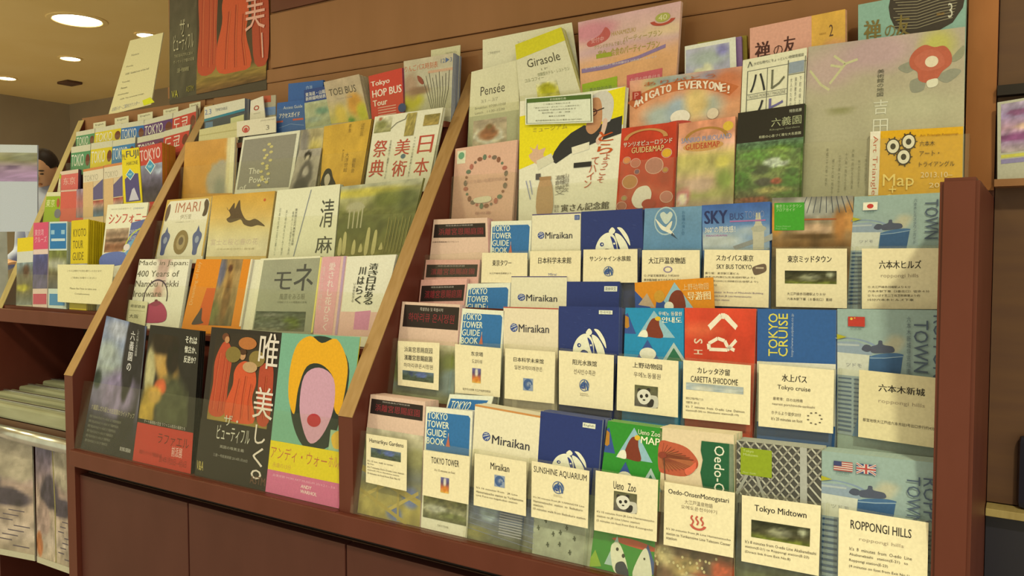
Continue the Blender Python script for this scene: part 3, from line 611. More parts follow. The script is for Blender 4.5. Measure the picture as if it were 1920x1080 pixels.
sheet('leaflet', 'lattice photo guide with a lime green square, bottom row', c1, [(1382, 826), (1540, 843), (1542, None), (1380, None)], '9a9c90', midtown_en, n=8, t=.0036, edge='dcd8a8', rise=.0005)
sheet('leaflet', 'blue-grey tower guide with two flags, bottom row', c1, [(1541, 845), (1790, 872), (1790, None), (1538, None)], '93a89c', lambda a: (hills(a, ['us', 'uk'], ' ', 'ENGLISH', .62), a.t('TOWN', 66, 9, 76, 36, '4a5868', rot=1), a.t('ROPPONGI HILLS', 78, 9, 88, 82, '4a5868', rot=1)), n=8, t=.004, edge='ccd2a8', rise=.0005)
pl = c1
holder('clear pocket at the left end of the bottom row', pl, (672, 806), (886, 843))
for i, (x0, y0, x1, y1) in enumerate([(887, 841, 990, 860), (991, 858, 1110, 878), (1111, 877, 1241, 900), (1242, 899, 1384, 922), (1386, 916, 1545, 945), (1546, 943, 1770, 982)]):
    holder('clear bottom-row pocket in front of the ' + ['cream science museum', 'navy aquarium', 'green zoo', 'red parasol', 'lattice photo', 'two-flag tower'][i] + ' leaflets', pl, (x0, y0), (x1, y1))
card('small cream card on the bottom-left bridge photo leaflet', pl, [(687, 813), (763, 825), (762, 921), (686, 904)], lambda a: (a.t('Hamarikyu Gardens', 8, 8, 92, 19, b=.01), garden_bar(a, 12, 27, 86, 46), body_text(a, 53, ["It's 15 min. walk to center", "By bus.", "It's 7 minutes from O-edo Line station", "station(E-19) to Shiodome station", "10 minutes on foot from Exit No.10"], 3.6, 4, 94)))
card('cream card with tiny flame picture under the bottom tower leaflet', pl, [(794, 844), (881, 856), (878, 946), (792, 928)], lambda a: (a.t('TOKYO TOWER', 18, 12, 78, 26, b=.008), a.t("It's 15 minutes on foot", 26, 37, 70, 42, '6a5c48'), flame(a, 40, 53, 58, 86)))
card('cream card with blue swirl square under the science museum leaflet', pl, [(890, 850), (987, 866), (986, 968), (888, 947)], lambda a: (a.t('Miraikan', 32, 12, 68, 25, b=.015), swirl(a, 40, 34, 60, 56), body_text(a, 63, ["It's 16 minutes from   JR Line", "Hamamatsucho station to Yurikamome", "Line Fune-no-kagakukan station"], 4.2, 5, 95)))
card('cream card with serif heading and round animal emblem', pl, [(997, 864), (1105, 883), (1102, 991), (996, 969)], lambda a: (a.t('SUNSHINE AQUARIUM', 4, 8, 96, 21), ring_logo(a, 48, 39, 10, 11), a.t('Sunshine\nAquarium', 40, 52, 56, 56, '8a7c60'), body_text(a, 62, ["It's 30 minutes from JR YAMANOTE Line", "Hamamatsucho  station  to  Ikebukuro", "station.", "10 minutes walk from Ikebukuro station"], 3.8, 4, 96)))
card('cream card with panda photo in the bottom row', pl, [(1117, 882), (1234, 900), (1231, 1016), (1114, 994)], lambda a: (a.t('Ueno   Zoo', 30, 13, 66, 26, b=.012), panda(a, 31, 29, 68, 61), body_text(a, 66, ["It's 15 minutes from JR Line Hamamatsucho", "station to JR Line Ueno station", "(2 minutes on foot from Exit Kouenguchi)"], 4.2, 4, 96)))
card('cream card with red steaming bath mark', pl, [(1246, 903), (1378, 924), (1375, 1046), (1244, 1021)], lambda a: (a.t('Oedo-OnsenMonogatari', 6, 10, 92, 20, b=.012), a.t('大江戸温泉物語', 30, 23, 70, 30, '8a7c60'), a.t('오에도온천이야기', 25, 32, 76, 38, '8a7c60'),
    [a.l('c05a48', [(42 + 7*i, 46), (39.5 + 7*i, 50), (43.5 + 7*i, 55), (41.5 + 7*i, 60)], 2.4) for i in range(3)], a.ring('c05a48', 50, 59, 12, 9, .35, 14, 190, 350), body_text(a, 72, ["It's 30 minutes from JR Line Hamamatsucho", "station to Yurikamome Line Telecom Center", "station"], 4, 4, 96)))
card('cream card with wide dark park photo, bottom row', pl, [(1391, 928), (1539, 948), (1535, 1080), (1390, 1052)], lambda a: (a.t('Tokyo Midtown', 17, 12, 83, 24, b=.014), park(a, 13, 35, 88, 61), body_text(a, 67, ["It's 8 minutes from O-edo Line Akabanebashi", "station(E-21) to Roppongi station(E-23)", "(Direct link from Exit No.8)"], 4.4, 5, 96)))
card('cream card with bold heading, rightmost in the bottom row', pl, [(1573, 953), (1741, 980), (1738, 1120), (1571, 1090)], lambda a: (a.t('ROPPONGI HILLS', 14, 13, 82, 25, b=.012), a.t('roppongi hills', 24, 35, 74, 41, 'a89878'), body_text(a, 50, ["It's  8  minutes  from  O-edo  Line", "Akabanebashi   station(E-21)   to", "Roppongi station(E-23)", "(4 minutes on foot from Exit No.1)"], 4.6, 13, 83)))

# ================================================================= right bay, middle rows
sheet('leaflet', 'pink garden leaflet with Korean title, front of the second row', c2, [(746, 565), (863, 571), (850, None), (727, None)], 'dcbca2', lambda a: (a.r('2a1e1e', 5, 3, 99, 26).t('특별명승 및 특별사적', 33, 5, 72, 8.6, 'b8b0a0').t('하마리큐 온시정원', 14, 11, 92, 20, '8a2a32', b=.006), a.ph(0, 42, 100, 100, 24, ['c8c0a0', '9a9c60', '8a9068', '8c9a90', '8c8a58'], [(8, 50, 18, 20, '6c7440', .6), (90, 30, 14, 16, '7c8444', .6), (92, 62, 16, 22, '8a9c98', .5)], (8, .2))), n=4, t=.003, edge='dcb4a0')
sheet('leaflet', 'pink garden leaflet with black band, second behind the Korean one', c2b, [(766, 524), (876, 522), (870, 575), (756, 575)], 'dca898', lambda a: gardens(a, 2.2, '特別名勝及特別史跡'), n=1, t=.003, edge='dcb4a0')
sheet('leaflet', 'pink garden leaflet with black band, just under the top pink one', c2b, [(778, 487), (900, 487), (897, 521), (775, 522)], 'dca898', lambda a: gardens(a, 2.6, '特別名勝及特別史跡'), off=-.008, n=1, t=.003, edge='dcb4a0')
sheet('leaflet', 'topmost pink garden leaflet with black title band, third row', c3, [(800, 412), (914, 408), (916, 480), (795, 480)], 'dcbca2', lambda a: (gardens(a, 1.4, xr=96, small='特別名勝及び特別史跡', big='浜離宮恩賜庭園'), a.t('浜離宮恩賜庭園パンフレット', 2, 60, 50, 64, '5a4a40')), n=4, t=.003, edge='dca898')
tw = lambda k: (lambda a: tower(a, k))
sheet('leaflet', 'blue tower guide leaflet at the front of the second row', c2, [(867, 578), (946, 583), (942, 645), (861, 643)], 'e2e2c8', tw(3.3), n=3, t=.003)
sheet('leaflet', 'blue tower guide leaflet peeping out mid-stack in the second row', c2b, [(877, 532), (957, 530), (955, 577), (872, 577)], 'e2e2c8', tw(4.6), n=2, t=.003)
sheet('leaflet', 'blue tower guide leaflet in the third row', c3, [(921, 415), (997, 413), (994, 474), (919, 474)], 'e2e2c8', tw(3.3), n=2, t=.003)
sheet('leaflet', 'cream globe-emblem leaflet with red top strip, second row', c2, [(944, 575), (1047, 578), (1046, 652), (944, 648)], 'e2d4b0', lambda a: mirai(a, 'b05040', 44, 20), n=6, t=.003)
sheet('leaflet', 'cream globe-emblem leaflet peeping out behind, second row', c2b, [(959, 518), (1063, 518), (1062, 576), (957, 572)], 'e2dab4', lambda a: mirai(a, '4a4070', 62, 22), n=5, t=.003)
sheet('leaflet', 'cream globe-emblem leaflet in the third row', c3, [(998, 402), (1089, 398), (1088, 468), (996, 468)], 'e2dab4', lambda a: (mirai(a, '4a4070', 52, 18), a.r('34508c', 88, 7, 98, 20), a.t('日語', 89.5, 9, 96.5, 18, 'a8b0c0')), n=4, t=.003)
sheet('leaflet', 'navy sea-animal leaflet at the front of the second row', c2, [(1048, 574), (1161, 576), (1160, 660), (1048, 652)], '24346e', lambda a: aqua(a, 90, 40, '한국어판'), n=7, t=.0032, edge='6a7898')
sheet('leaflet', 'navy sea-animal leaflet peeping out behind, second row', c2b, [(1063, 528), (1162, 528), (1160, 577), (1062, 575)], '24346e', lambda a: (a.r('24346e', 0, 0, 100, 100), a.r('dfe0c8', 72, 18, 96, 38), a.t('简体中文', 74, 21, 94, 35, '3a3a4a')), n=7, t=.0036, edge='54607c')
sheet('leaflet', 'navy sea-animal leaflet in the third row', c3, [(1090, 397), (1204, 391), (1206, 470), (1089, 470)], '24346e', lambda a: aqua(a, 84, 42), n=2, t=.003, edge='54607c')
sheet('leaflet', 'cyan zoo leaflet with Korean title in the second row', c2, [(1173, 577), (1282, 578), (1282, 670), (1170, 664)], '1a88b0', lambda a: zoo(a, '1a88b0', .93, ('우에노 동물원', '안내도')), n=2, t=.002)
sheet('leaflet', 'tilted orange zoo leaflet standing behind the cyan one', c2b, [(1190, 530), (1337, 520), (1341, 600), (1192, 600)], 'd88a20', lambda a: (a.p('34508c', [(0, 22), (22, 72), (0, 72)]).p('b8a080', [(16, 30), (26, 68), (4, 60)]).p('8fb6bc', [(52, 6), (76, 76), (30, 76)]).p('34508c', [(30, 30), (46, 76), (26, 76)]).e('c89430', 32, 40, 7, 16).blob('7a3424', [(44, 70), (46, 40), (54, 26), (62, 34), (64, 74)]).e('e4e2cc', 44, 66, 6, 12), a.t('上野动物园', 62, 12, 94, 28, 'e8c888').t('导游图', 68, 32, 96, 52, 'ecd8a0', b=.02)), off=.012, t=.0016, cat='leaflet')
def shio(a):
    a.ph(0, 0, 100, 100, 20, ['d2452c', 'c43c26', 'd04a2e', 'c24028'], [(20, 20, 30, 6, 'd8603c', .9), (60, 55, 40, 5, 'd8603c', .9)], (5, .12))
    a.l('e8dcc0', [(36, 18), (52, 7), (58, 7), (74, 17)], 5, 5).l('e8dcc0', [(35, 17), (52, 6), (60, 7), (74, 17)], 6, 3)
    a.l('e8dcc0', [(74, 28), (62, 37), (36, 37), (35, 32), (48, 27), (58, 29), (62, 34), (72, 37)], 5, 3).t('S', 14, 28, 26, 32.5, 'e0c8a8', rot=1, b=.02).t('H', 14, 38, 26, 42, 'e0c8a8', rot=1, b=.02)
sheet('leaflet', 'red leaflet with bold cream strokes in the second row', c2, [(1284, 577), (1418, 579), (1411, 797), (1284, 784)], 'c8452c', shio, n=3, t=.002, edge='d8a080')
sheet('leaflet', 'blue cruise leaflet with sideways yellow lettering', c2, [(1420, 579), (1568, 581), (1566, 800), (1419, 790)], '2c5a92', lambda a: (a.r('dcd8c0', 0, 47, 100, 100), a.t('TOKYO', 15, 4, 27, 42, 'd8cc50', rot=2, b=.01), a.t('CRUISE', 28, 4, 40, 42, 'd8cc50', rot=2, b=.01), a.t('http://www.suijobus.co.jp', 44, 4, 48, 42, 'a8b8c8', rot=2), a.blob('4a4a68', [(60, 60), (64, 55), (72, 57), (74, 64), (62, 65)]), a.blob('7a7a90', [(20, 56), (28, 56), (31, 63), (22, 62)])), n=2, t=.0025, edge='c8ccb8')
sheet('leaflet', 'blue-grey tower guide with one red flag, second row', c2, [(1570, 579), (1790, 582), (1788, 850), (1570, 812)], '93a89c', lambda a: (hills(a, ['cn'], '六本木新城导览指南', '中文版', .86), a.t('TOWN', 67, 8, 79, 46, '4a5868', rot=1), a.t('ROPPONGI', 83, 4, 94, 60, '4a5868', rot=1)), n=4, t=.004, edge='c4c8a4')
def gull(a):
    a.ph(0, 0, 100, 100, 10, ['6a90a8', '5c86a4'], (), (4, .1)); a.ring('a8bcb8', 38, 32, 20, 34, .1, 24).blob('c0cab8', [(28, 18), (34, 10), (40, 16), (46, 10), (50, 20), (39, 40)])
    a.blob('e0dcc0', [(20, 26), (34, 44), (44, 50), (54, 66), (40, 58), (30, 50)]).blob('d8d4b8', [(38, 50), (46, 36), (50, 34), (46, 52)]).p('3a4a5a', [(50, 60), (60, 76), (48, 66)]).t('お台場の海と空', 66, 10, 72, 66, '44708c', v=1)
sheet('leaflet', 'light blue leaflet with a white gull in the third row', c3, [(1209, 391), (1316, 386), (1315, 468), (1206, 468)], '6a90a8', gull, n=2, t=.0025)
def skybus(a):
    a.ph(0, 0, 100, 100, 24, ['3a5e9e', '5078aa', '7894b0', '8ea0a8'], [(20, 80, 40, 18, 'b0b8b0', .9), (75, 60, 30, 10, '9aaab0', .9)], (6, .12)); a.p('b8b498', [(80, 22), (86, 22), (88, 44), (92, 56), (92, 100), (76, 100), (75, 56), (79, 44)]).e('a8a890', 84, 56, 11, 7)
    a.p('8a8c84', [(46, 92), (76, 78), (76, 88), (50, 100)]).p('9a9c90', [(92, 74), (104, 66), (104, 80), (92, 86)])
    a.t('SKY', 4, 13, 38, 42, '24305c', b=.04).t('BUS', 42, 21, 62, 35, '3a4878', b=.01).t('TOKYO', 64, 18, 92, 33, '7888a8').r('a86a9a', 42, 37, 94, 40).t('360°の開放感！', 4, 48, 50, 62, 'e4e0c8', b=.008).t('PANORAMA', 6, 66, 38, 70, 'a86a9a')
sheet('leaflet', 'blue sky leaflet with a tall tower and city bus lettering', c3, [(1316, 385), (1444, 378), (1443, 468), (1318, 470)], '5078aa', skybus, n=2, t=.0025)
def midjp(a):
    a.ph(0, 0, 100, 100, 26, ['7a7668', '8a8474', '96805c', '7a5a34', '5a4428', '80603a', '6c5434', '6a5838'], [(50, 10, 46, 8, 'a8a898', .7), (55, 30, 24, 5, 'b89a78', .5), (3, 20, 10, 14, 'b88030', .6), (96, 20, 10, 14, 'a87840', .6), (84, 26, 8, 16, '9a6a38', .6), (50, 36, 30, 3, '5c4428', .6)], (9, .35), ny=46)
    for i in range(9): a.l('4a4e54', [(44 + i*6, 0), (36 + i*8, 15)], .9)
    a.r('a05a34', 40, 20, 80, 21.5).r('3f9a2c', 3, 5, 41, 30.5).t('東京ミッドタウン\nフロアガイド', 5, 6.5, 38, 13, 'b4d098').t('Tokyo Midtown\nFloor Guide', 5, 26, 24, 29.5, '8cc078')
sheet('leaflet', 'atrium photo leaflet with a bright green square, third row', c3, [(1448, 371), (1600, 367), (1598, 578), (1447, 575)], '8a7a58', midjp, n=2, t=.0025)
sheet('leaflet', 'blue-grey tower guide with a sun flag, third row', c3, [(1602, 369), (1790, 360), (1790, 580), (1588, 580)], '93a89c', lambda a: (hills(a, ['jp'], '六本木ヒルズタウンガイド', '日本語版', .78), a.t('TOWN', 72, 6, 85, 40, '4a5868', rot=1)), n=3, t=.004)
for i, (x0, y0, x1, y1) in enumerate([(728, 633, 849, 641), (852, 641, 943, 645), (945, 644, 1046, 652), (1048, 652, 1157, 664), (1159, 662, 1281, 672), (1283, 670, 1418, 682), (1420, 676, 1568, 692), (1570, 690, 1770, 712)]):
    holder('clear second-row pocket in front of the ' + ['Korean pink', 'blue tower', 'cream globe', 'navy', 'cyan zoo', 'red', 'blue cruise', 'red-flag tower'][i] + ' leaflets', c2, (x0, y0), (x1, y1))
for i, (x0, y0, x1, y1) in enumerate([(793, 478, 917, 472), (919, 471, 992, 470), (994, 469, 1091, 467), (1093, 467, 1203, 465), (1205, 467, 1315, 466), (1318, 465, 1443, 464), (1446, 463, 1600, 462), (1602, 462, 1770, 460)]):
    holder('clear third-row pocket in front of the ' + ['topmost pink', 'blue tower', 'cream globe', 'navy', 'white gull', 'sky tower', 'atrium', 'sun-flag'][i] + ' leaflets', c3, (x0, y0), (x1, y1))
T2 = lambda a, t1, t2, y=10, h=9, x0=14, x1=86: (a.t(t1, x0, y, x1, y + h, b=.008), a.t(t2, x0 + 2, y + h*1.75, x1 - 2, y + h*2.7, '6a5f4c') if t2 else 0)
card('second-row cream card with three heading lines and a garden photo', c2, [(746, 639), (824, 643), (822, 732), (746, 722)], lambda a: (a.t('浜离宫恩赐庭园', 16, 12, 84, 24), a.t('濱離宮恩賜庭園', 16, 30, 84, 42, b=.006), a.t('하마리큐온시정원', 15, 48, 86, 58, '6a5f4c'), garden_bar(a, 12, 65, 88, 86)))
card('second-row cream card with a tiny flame picture', c2, [(853, 645), (940, 653), (937, 745), (853, 736)], lambda a: (T2(a, '东京塔', '도쿄타워', 12, 9, 36, 62), flame(a, 39, 46, 58, 76), a.t('徒步约15分钟 大江户线赤羽桥站', 18, 88, 80, 93, '6a5f4c')))
card('second-row cream card with a small blue swirl square', c2, [(947, 653), (1041, 660), (1039, 757), (946, 747)], lambda a: (T2(a, '日本科学未来馆', '일본과학미래관은', 16, 9, 18, 78), swirl(a, 38, 56, 58, 80)))
card('second-row cream card with a round animal emblem', c2, [(1048, 657), (1151, 666), (1149, 770), (1048, 758)], lambda a: (T2(a, '阳光水族馆', '선샤인수족관', 14, 10, 26, 70), ring_logo(a, 48, 60, 9, 11), a.t('Sunshine\nAquarium', 40, 74, 57, 80, '8a7c60')))
card('second-row cream card with panda photo', c2, [(1158, 667), (1272, 677), (1271, 783), (1156, 769)], lambda a: (T2(a, '上野动物园', '우에노동물원', 9, 10, 26, 74), panda(a, 30, 50, 68, 88)))
card('second-row cream card with a thin pale mountain picture', c2, [(1281, 675), (1408, 685), (1406, 797), (1280, 784)], lambda a: (a.t('カレッタ汐留', 22, 10, 70, 21, b=.012), a.t('CARETTA SHIODOME', 12, 26, 82, 36, b=.006), a.ph(5, 38, 90, 50, 14, ['a8b0a8', 'a0acac'], [(30, 70, 18, 40, 'c4c4b0', .6), (80, 70, 16, 40, 'bcc0b0', .6)], (5, .2), ny=5), body_text(a, 63, ["都営大江戸線大門駅より１分", "汐留駅下車、徒歩１分", "It's  7  minutes  from  O-edo  Line  Daimon", "station(E-20) to Shiodome station(E-19)"], 4, 5, 92)))
card('second-row cream card with a ring of tiny clock marks', c2, [(1423, 682), (1564, 694), (1562, 813), (1422, 799)], lambda a: (a.t('水上バス', 32, 13, 65, 25, b=.015), a.t('Tokyo cruise', 26, 31, 70, 40, b=.004), a.t('最寄港：日の出桟橋', 20, 51, 60, 56, '6a5f4c'), a.t('nearest port:hinode-sanbashi', 19, 60, 76, 65, '7a6c58'), a.t('ホテルより徒歩20分', 18, 73, 58, 79, '6a5f4c'), a.t("It's 20 minutes on foot", 18, 83, 60, 88, '6a5f4c'), [a.e('5a5040', 76 + 9*math.cos(i*.7), 79 + 9*math.sin(i*.7), 1.6, 1, 8) for i in range(9)]))
card('second-row cream card shaded by the end post', c2, [(1611, 693), (1785, 711), (1785, 844), (1609, 819)], lambda a: (a.t('六本木新城', 22, 18, 72, 29, b=.012), a.t('roppongi hills', 22, 40, 72, 47, 'a89878'), a.t('都営地铁大江戸线六本木站3号出口步行约4分钟', 5, 71, 86, 76, '5a5040')), col='dccf9e')  # the post's shade is put into this darker card colour
card('third-row card, first from the left with a short kanji heading', c3, [(904, 474), (989, 474), (988, 530), (902, 530)], lambda a: (a.t('東京タワー', 24, 24, 66, 44, b=.01), a.t('大江戸線赤羽橋駅より', 18, 66, 66, 72, '6a5f4c')))
card('third-row card in front of the cream globe leaflet', c3, [(994, 471), (1089, 470), (1088, 530), (993, 530)], lambda a: (a.t('日本科学未来館', 17, 20, 82, 40, b=.008), a.t('Mirai', 38, 70, 54, 78, '6a6a8c')))
card('third-row card with a small emblem over the navy leaflet', c3, [(1094, 468), (1195, 467), (1195, 530), (1093, 530)], lambda a: (a.t('サンシャイン水族館', 12, 20, 88, 36, b=.01), ring_logo(a, 48, 66, 9, 15)))
card('third-row card under the white gull leaflet', c3, [(1204, 469), (1312, 469), (1312, 545), (1203, 545)], lambda a: (a.t('大江戸温泉物語', 12, 18, 76, 34, b=.012), a.ring('8a7c9a', 46, 48, 8, 8, .3, 12), body_text(a, 60, ["① 汐留芝離宮駅より約30分", "東京臨海線 ゆりかもめテレコム", "センター駅下車"], 6, 4, 70)))
card('third-row card with two headings and a small bus drawing', c3, [(1321, 468), (1443, 469), (1441, 577), (1318, 573)], lambda a: (a.t('スカイバス東京', 19, 9, 76, 20, b=.012), a.t('SKY BUS TOKYO', 20, 26, 74, 34, b=.006), a.blob('6a5848', [(76, 30), (92, 24), (96, 30), (94, 38), (80, 44), (76, 38)]), a.r('b8a888', 80, 30, 92, 33), body_text(a, 40, ["乗り場：東京駅三菱ビル", "JR丸の内南口(五反田町駅より)", "東京駅10分(三田線日比谷駅より)", "所要5分"], 4, 2, 84), body_text(a, 74, ["minute(s)  in front of Mitsubishi Building", "minutes from JR Line Hamamatsucho", "to Tokyo station"], 3.8, 10, 92, '7a6a80')))
card('third-row card with a wide dark park photo', c3, [(1455, 466), (1588, 466), (1588, 578), (1455, 575)], lambda a: (a.t('東京ミッドタウン', 17, 12, 79, 24, b=.014), park(a, 13, 38, 86, 60), body_text(a, 75, ["大江戸線赤羽橋駅より８分", "六本木駅下車（８番出口）直結"], 5, 16, 80)))
card('third-row card at the right end, partly shaded', c3, [(1616, 466), (1785, 465), (1785, 580), (1616, 579)], lambda a: (a.t('六本木ヒルズ', 20, 20, 67, 34, b=.012), a.t('roppongi hills', 22, 42, 64, 50, 'a89878'), body_text(a, 62, ["① 大江戸線赤羽橋駅より６分", "    六本木駅下車（3番出口）徒歩４分", "② ちぃばす芝二丁目芝税務署より約", "    15分六本木ヒルズ下車"], 4, 7, 76)))

# ================================================================= right bay, fourth row
def pinkdeer(a):
    a.r('e0dcb8', 4, 4, 18, 22).e('6aa078', 11, 11, 5, 5)
    for i in range(26):
        t = i/26*2*math.pi; a.e(['8a5a44', '7a6a58', 'b06a58', '6a7a60'][i % 4], 54 + 33*math.cos(t), 50 - 33*math.sin(t), 2.2 + i % 3, 2.0 + (i*2) % 3, 7)
    a.t('めぐりあいの東京の休日', 22, 46, 86, 51, 'c8a08c').blob('dcd4b0', [(38, 72), (60, 70), (66, 74), (60, 78), (40, 78)]).t('花の宴', 40, 90, 66, 94, 'b88878')
sheet('flyer', 'pink flyer with a ring of tiny motifs, fourth row', c4, [(854, 279), (970, 262), (960, 408), (846, 413)], 'dcb094', pinkdeer, n=6, t=.002, edge='d8b098')
def director(a):
    a.p('e8d818', [(0, 12), (0, 58), (80, 36), (100, 30), (100, 0)]); a.p('e9e4c4', [(0, 0), (62, 0), (62, 8), (0, 13)])
    a.blob('d8b08c', [(10, 47), (14, 44), (11, 40), (16, 42), (19, 38), (20, 43), (27, 42), (25, 48), (30, 52), (22, 56), (14, 52)])
    a.p('2c2c30', [(33, 53), (36, 46), (42, 39), (52, 32), (64, 27), (74, 30), (88, 25), (99, 23), (99, 37), (76, 42), (52, 49), (38, 56)]).p('d8d4b4', [(18, 52), (33, 47), (36, 54), (20, 60)]).blob('cfcab8', [(68, 8), (74, 2), (84, 2), (90, 9), (90, 20), (86, 27), (70, 20)]).blob('c08a60', [(66, 8), (76, 6), (80, 14), (80, 28), (72, 35), (66, 30), (68, 18)])
    a.blob('d8b8a0', [(82, 24), (86, 26), (82, 40), (78, 44), (76, 40), (80, 34)]).l('3a2a2a', [(66, 17.5), (76, 16.5), (82, 15)], 1).ring('5a2a28', 72, 17.5, 4, 3, .25, 12)
    a.p('e6e0c0', [(53, 44), (70, 41), (70, 47), (54, 50)]).t('ミュージアム', 14, 24, 48, 28, 'a89838').t('とら', 78, 34, 92, 52, 'c0501c', v=1, b=.02)
    for i, ch in enumerate('ようこそ'): a.t(ch, 84 - i*1.5, 52 + i*6, 90 - i*1.5, 57 + i*6, 'b8542c')
    for i, ch in enumerate('てハイン'): a.t(ch, 73 - i*2, 54 + i*6, 80 - i*2, 60 + i*6, 'b8542c')
    a.r('2a2a2a', 56, 57, 73, 61).r('5a5450', 18, 63, 23, 68); a.t('葛飾柴又', 38, 66, 48, 82, '7a7464', v=1).t('山田洋次', 46, 65, 52, 80, '7a7464', v=1)
    a.t('寅さん記念館', 45, 90, 92, 96, '3a3028', b=.012).t('葛飾\n柴又', 38, 90, 43, 96, '7a7060').l('6a74a0', [(8, 68), (13, 84)], .6).l('6a74a0', [(12, 68), (15, 80)], .6)
    a.blob('b89468', [(22, 70), (34, 70), (36, 96), (20, 96)]).r('a88458', 22, 66, 34, 69)
sheet('flyer', 'yellow and white flyer with a grey-haired man in black', c4, [(975, 190), (1173, 162), (1157, 400), (972, 412)], 'e6e2c2', director, n=5, t=.002, edge='d8d4a8')
sheet('label_card', 'white notice card with green header on the yellow flyer', c4, [(985, 184), (1111, 174), (1112, 230), (985, 234)], 'dfe2c6', lambda a: (a.ring('4a4a3a', 50, 50, 0, 0, .1), a.r('3a4a2a', 2, 4, 98, 5).r('3a4a2a', 2, 95, 98, 96).r('3a4a2a', 2, 4, 3, 96).r('3a4a2a', 97, 4, 98, 96).r('4c6a2a', 3, 5, 97, 19), a.t('記念館割引券', 38, 8, 62, 16, 'd8dcb8'), [a.t(t, x, y, x + ww, y + 5, '6a6a50') for t, x, y, ww in [('この度はご来館いただき', 28, 26, 40), ('「男はつらいよ」ポスターシール展示中です！', 14, 37, 68), ('有効期限 平成26年3月末日まで', 20, 47, 56), ('割引料金：一般・団体', 26, 57, 42), ('◆寅さん記念館', 36, 70, 24), ('東京都葛飾区柴又6-22-19 電話 03-3657-3455', 16, 84, 68)]]), off=.006, t=.0006, cat='card', ext=False)
def arigato(a):
    a.ph(0, 0, 100, 100, 30, ['d8a084', 'd89a70', 'd4986c', 'd8a884'], [(28, 10, 14, 14, 'c8c078', .9), (40, 8, 20, 10, '98a098', .9), (78, 8, 16, 10, '9a94a0', .9), (88, 24, 14, 26, 'c87850', .8), (30, 66, 16, 20, 'a8b4a8', .9), (46, 60, 12, 22, 'a0b0b4', .8), (72, 58, 14, 20, 'b0b4a0', .9), (62, 50, 10, 26, 'd8bc78', .8)], (7, .12))
    a.ring('c06a3c', 50, 116, 78, 106, .16, 30, 52, 132)
    for i, ch in enumerate('ARIGATO EVERYONE!'):
        t = math.radians(127 - i*4.4); x = 50 + 72*math.cos(t); y = 116 - 97*math.sin(t)
        hw = .9 if ch in 'I!' else 2.2
        if ch != ' ': a.t(ch, x - hw, y - 6, x + hw, y + 7, 'ecdcc0', b=.06)
    a.r('a8382c', 3, 20, 11, 34).t('P', 5, 22, 9, 32, 'd89080').e('e4dcc4', 48, 72, 9, 12).e('b8463c', 46, 86, 14, 9).e('d8c8a8', 77, 72, 5, 9).t('ありがとう', 14, 6, 78, 13, 'b0582c')
sheet('leaflet', 'orange pastel leaflet with arched white lettering, behind the guide maps', c4, [(1181, 152), (1392, 124), (1386, 240), (1180, 262)], 'd89c74', arigato, off=-.012, n=2, t=.0015)
def guidemap(a, red=True):
    if red:
        a.ph(0, 0, 100, 100, 24, ['c43c24', 'c03a26', 'b83820', 'bc3c26'], [(50, 100, 50, 26, 'c05a3c', .3), (50, 100, 40, 20, 'b83422', .3)], (6, .15))
        for x, y, r, c in ((30, 45, 8, 'c0705c'), (64, 50, 15, 'b87868'), (22, 68, 13, 'b88048'), (85, 36, 8, 'd8a830'), (14, 41, 6, 'd88a50'), (34, 56, 4, '7a5468'), (84, 56, 4, 'c09040'), (88, 88, 10, 'c07868'), (10, 98, 8, 'a86450'), (14, 88, 4, 'a89858')): a.ring('d8a890', x, y, r + 1.4, (r + 1.4)*.62, .12).e(c, x, y, r, r*.62)
        a.ring('c08a50', 46, 16, 40, 12, .2, 24, 0, 180); a.blob('e4dcc4', [(30, 84), (38, 76), (54, 74), (62, 82), (60, 92), (50, 100), (36, 100), (28, 92)]).e('a83020', 58, 96, 12, 6)
    else:
        a.ph(0, 0, 100, 100, 24, ['d8906c', 'd89470', 'd8a890', 'c8bc68', 'c4b870', 'cca88c', 'a8a860', 'b8a088'], [(84, 70, 16, 12, '8ca048', .8), (80, 50, 14, 6, 'd8cc60', .5), (40, 76, 24, 8, 'd0b098', .8), (12, 88, 14, 10, 'c47878', .4), (12, 91, 9, 6, 'e4d8cc', .4)], (8, .25))
        a.ring('a87a3a', 50, 22, 40, 14, .18, 24, 0, 180).e('c89858', 45, 30, 36, 6).e('d8b440', 88, 10, 9, 5.4)
    a.t('サンリオピューロランド' if red else 'SANRIO PUROLAND', 6, 18.5, 94, 24.5, 'd8d0b8' if red else '8a90a8', b=.02).t('GUIDE&MAP', 22 if red else 14, 26, 80 if red else 74, 33, 'd8c080' if red else 'b84430', b=.015)
sheet('leaflet', 'red guide map leaflet with bubbles, fourth row', c4, [(1166, 241), (1269, 228), (1262, 388), (1155, 390)], 'c03c26', lambda a: guidemap(a), n=3, t=.002, edge='c88870')
sheet('leaflet', 'pastel pink and yellow guide map leaflet, fourth row', c4, [(1273, 232), (1379, 218), (1375, 383), (1267, 388)], 'd8a078', lambda a: guidemap(a, False), n=2, t=.002)
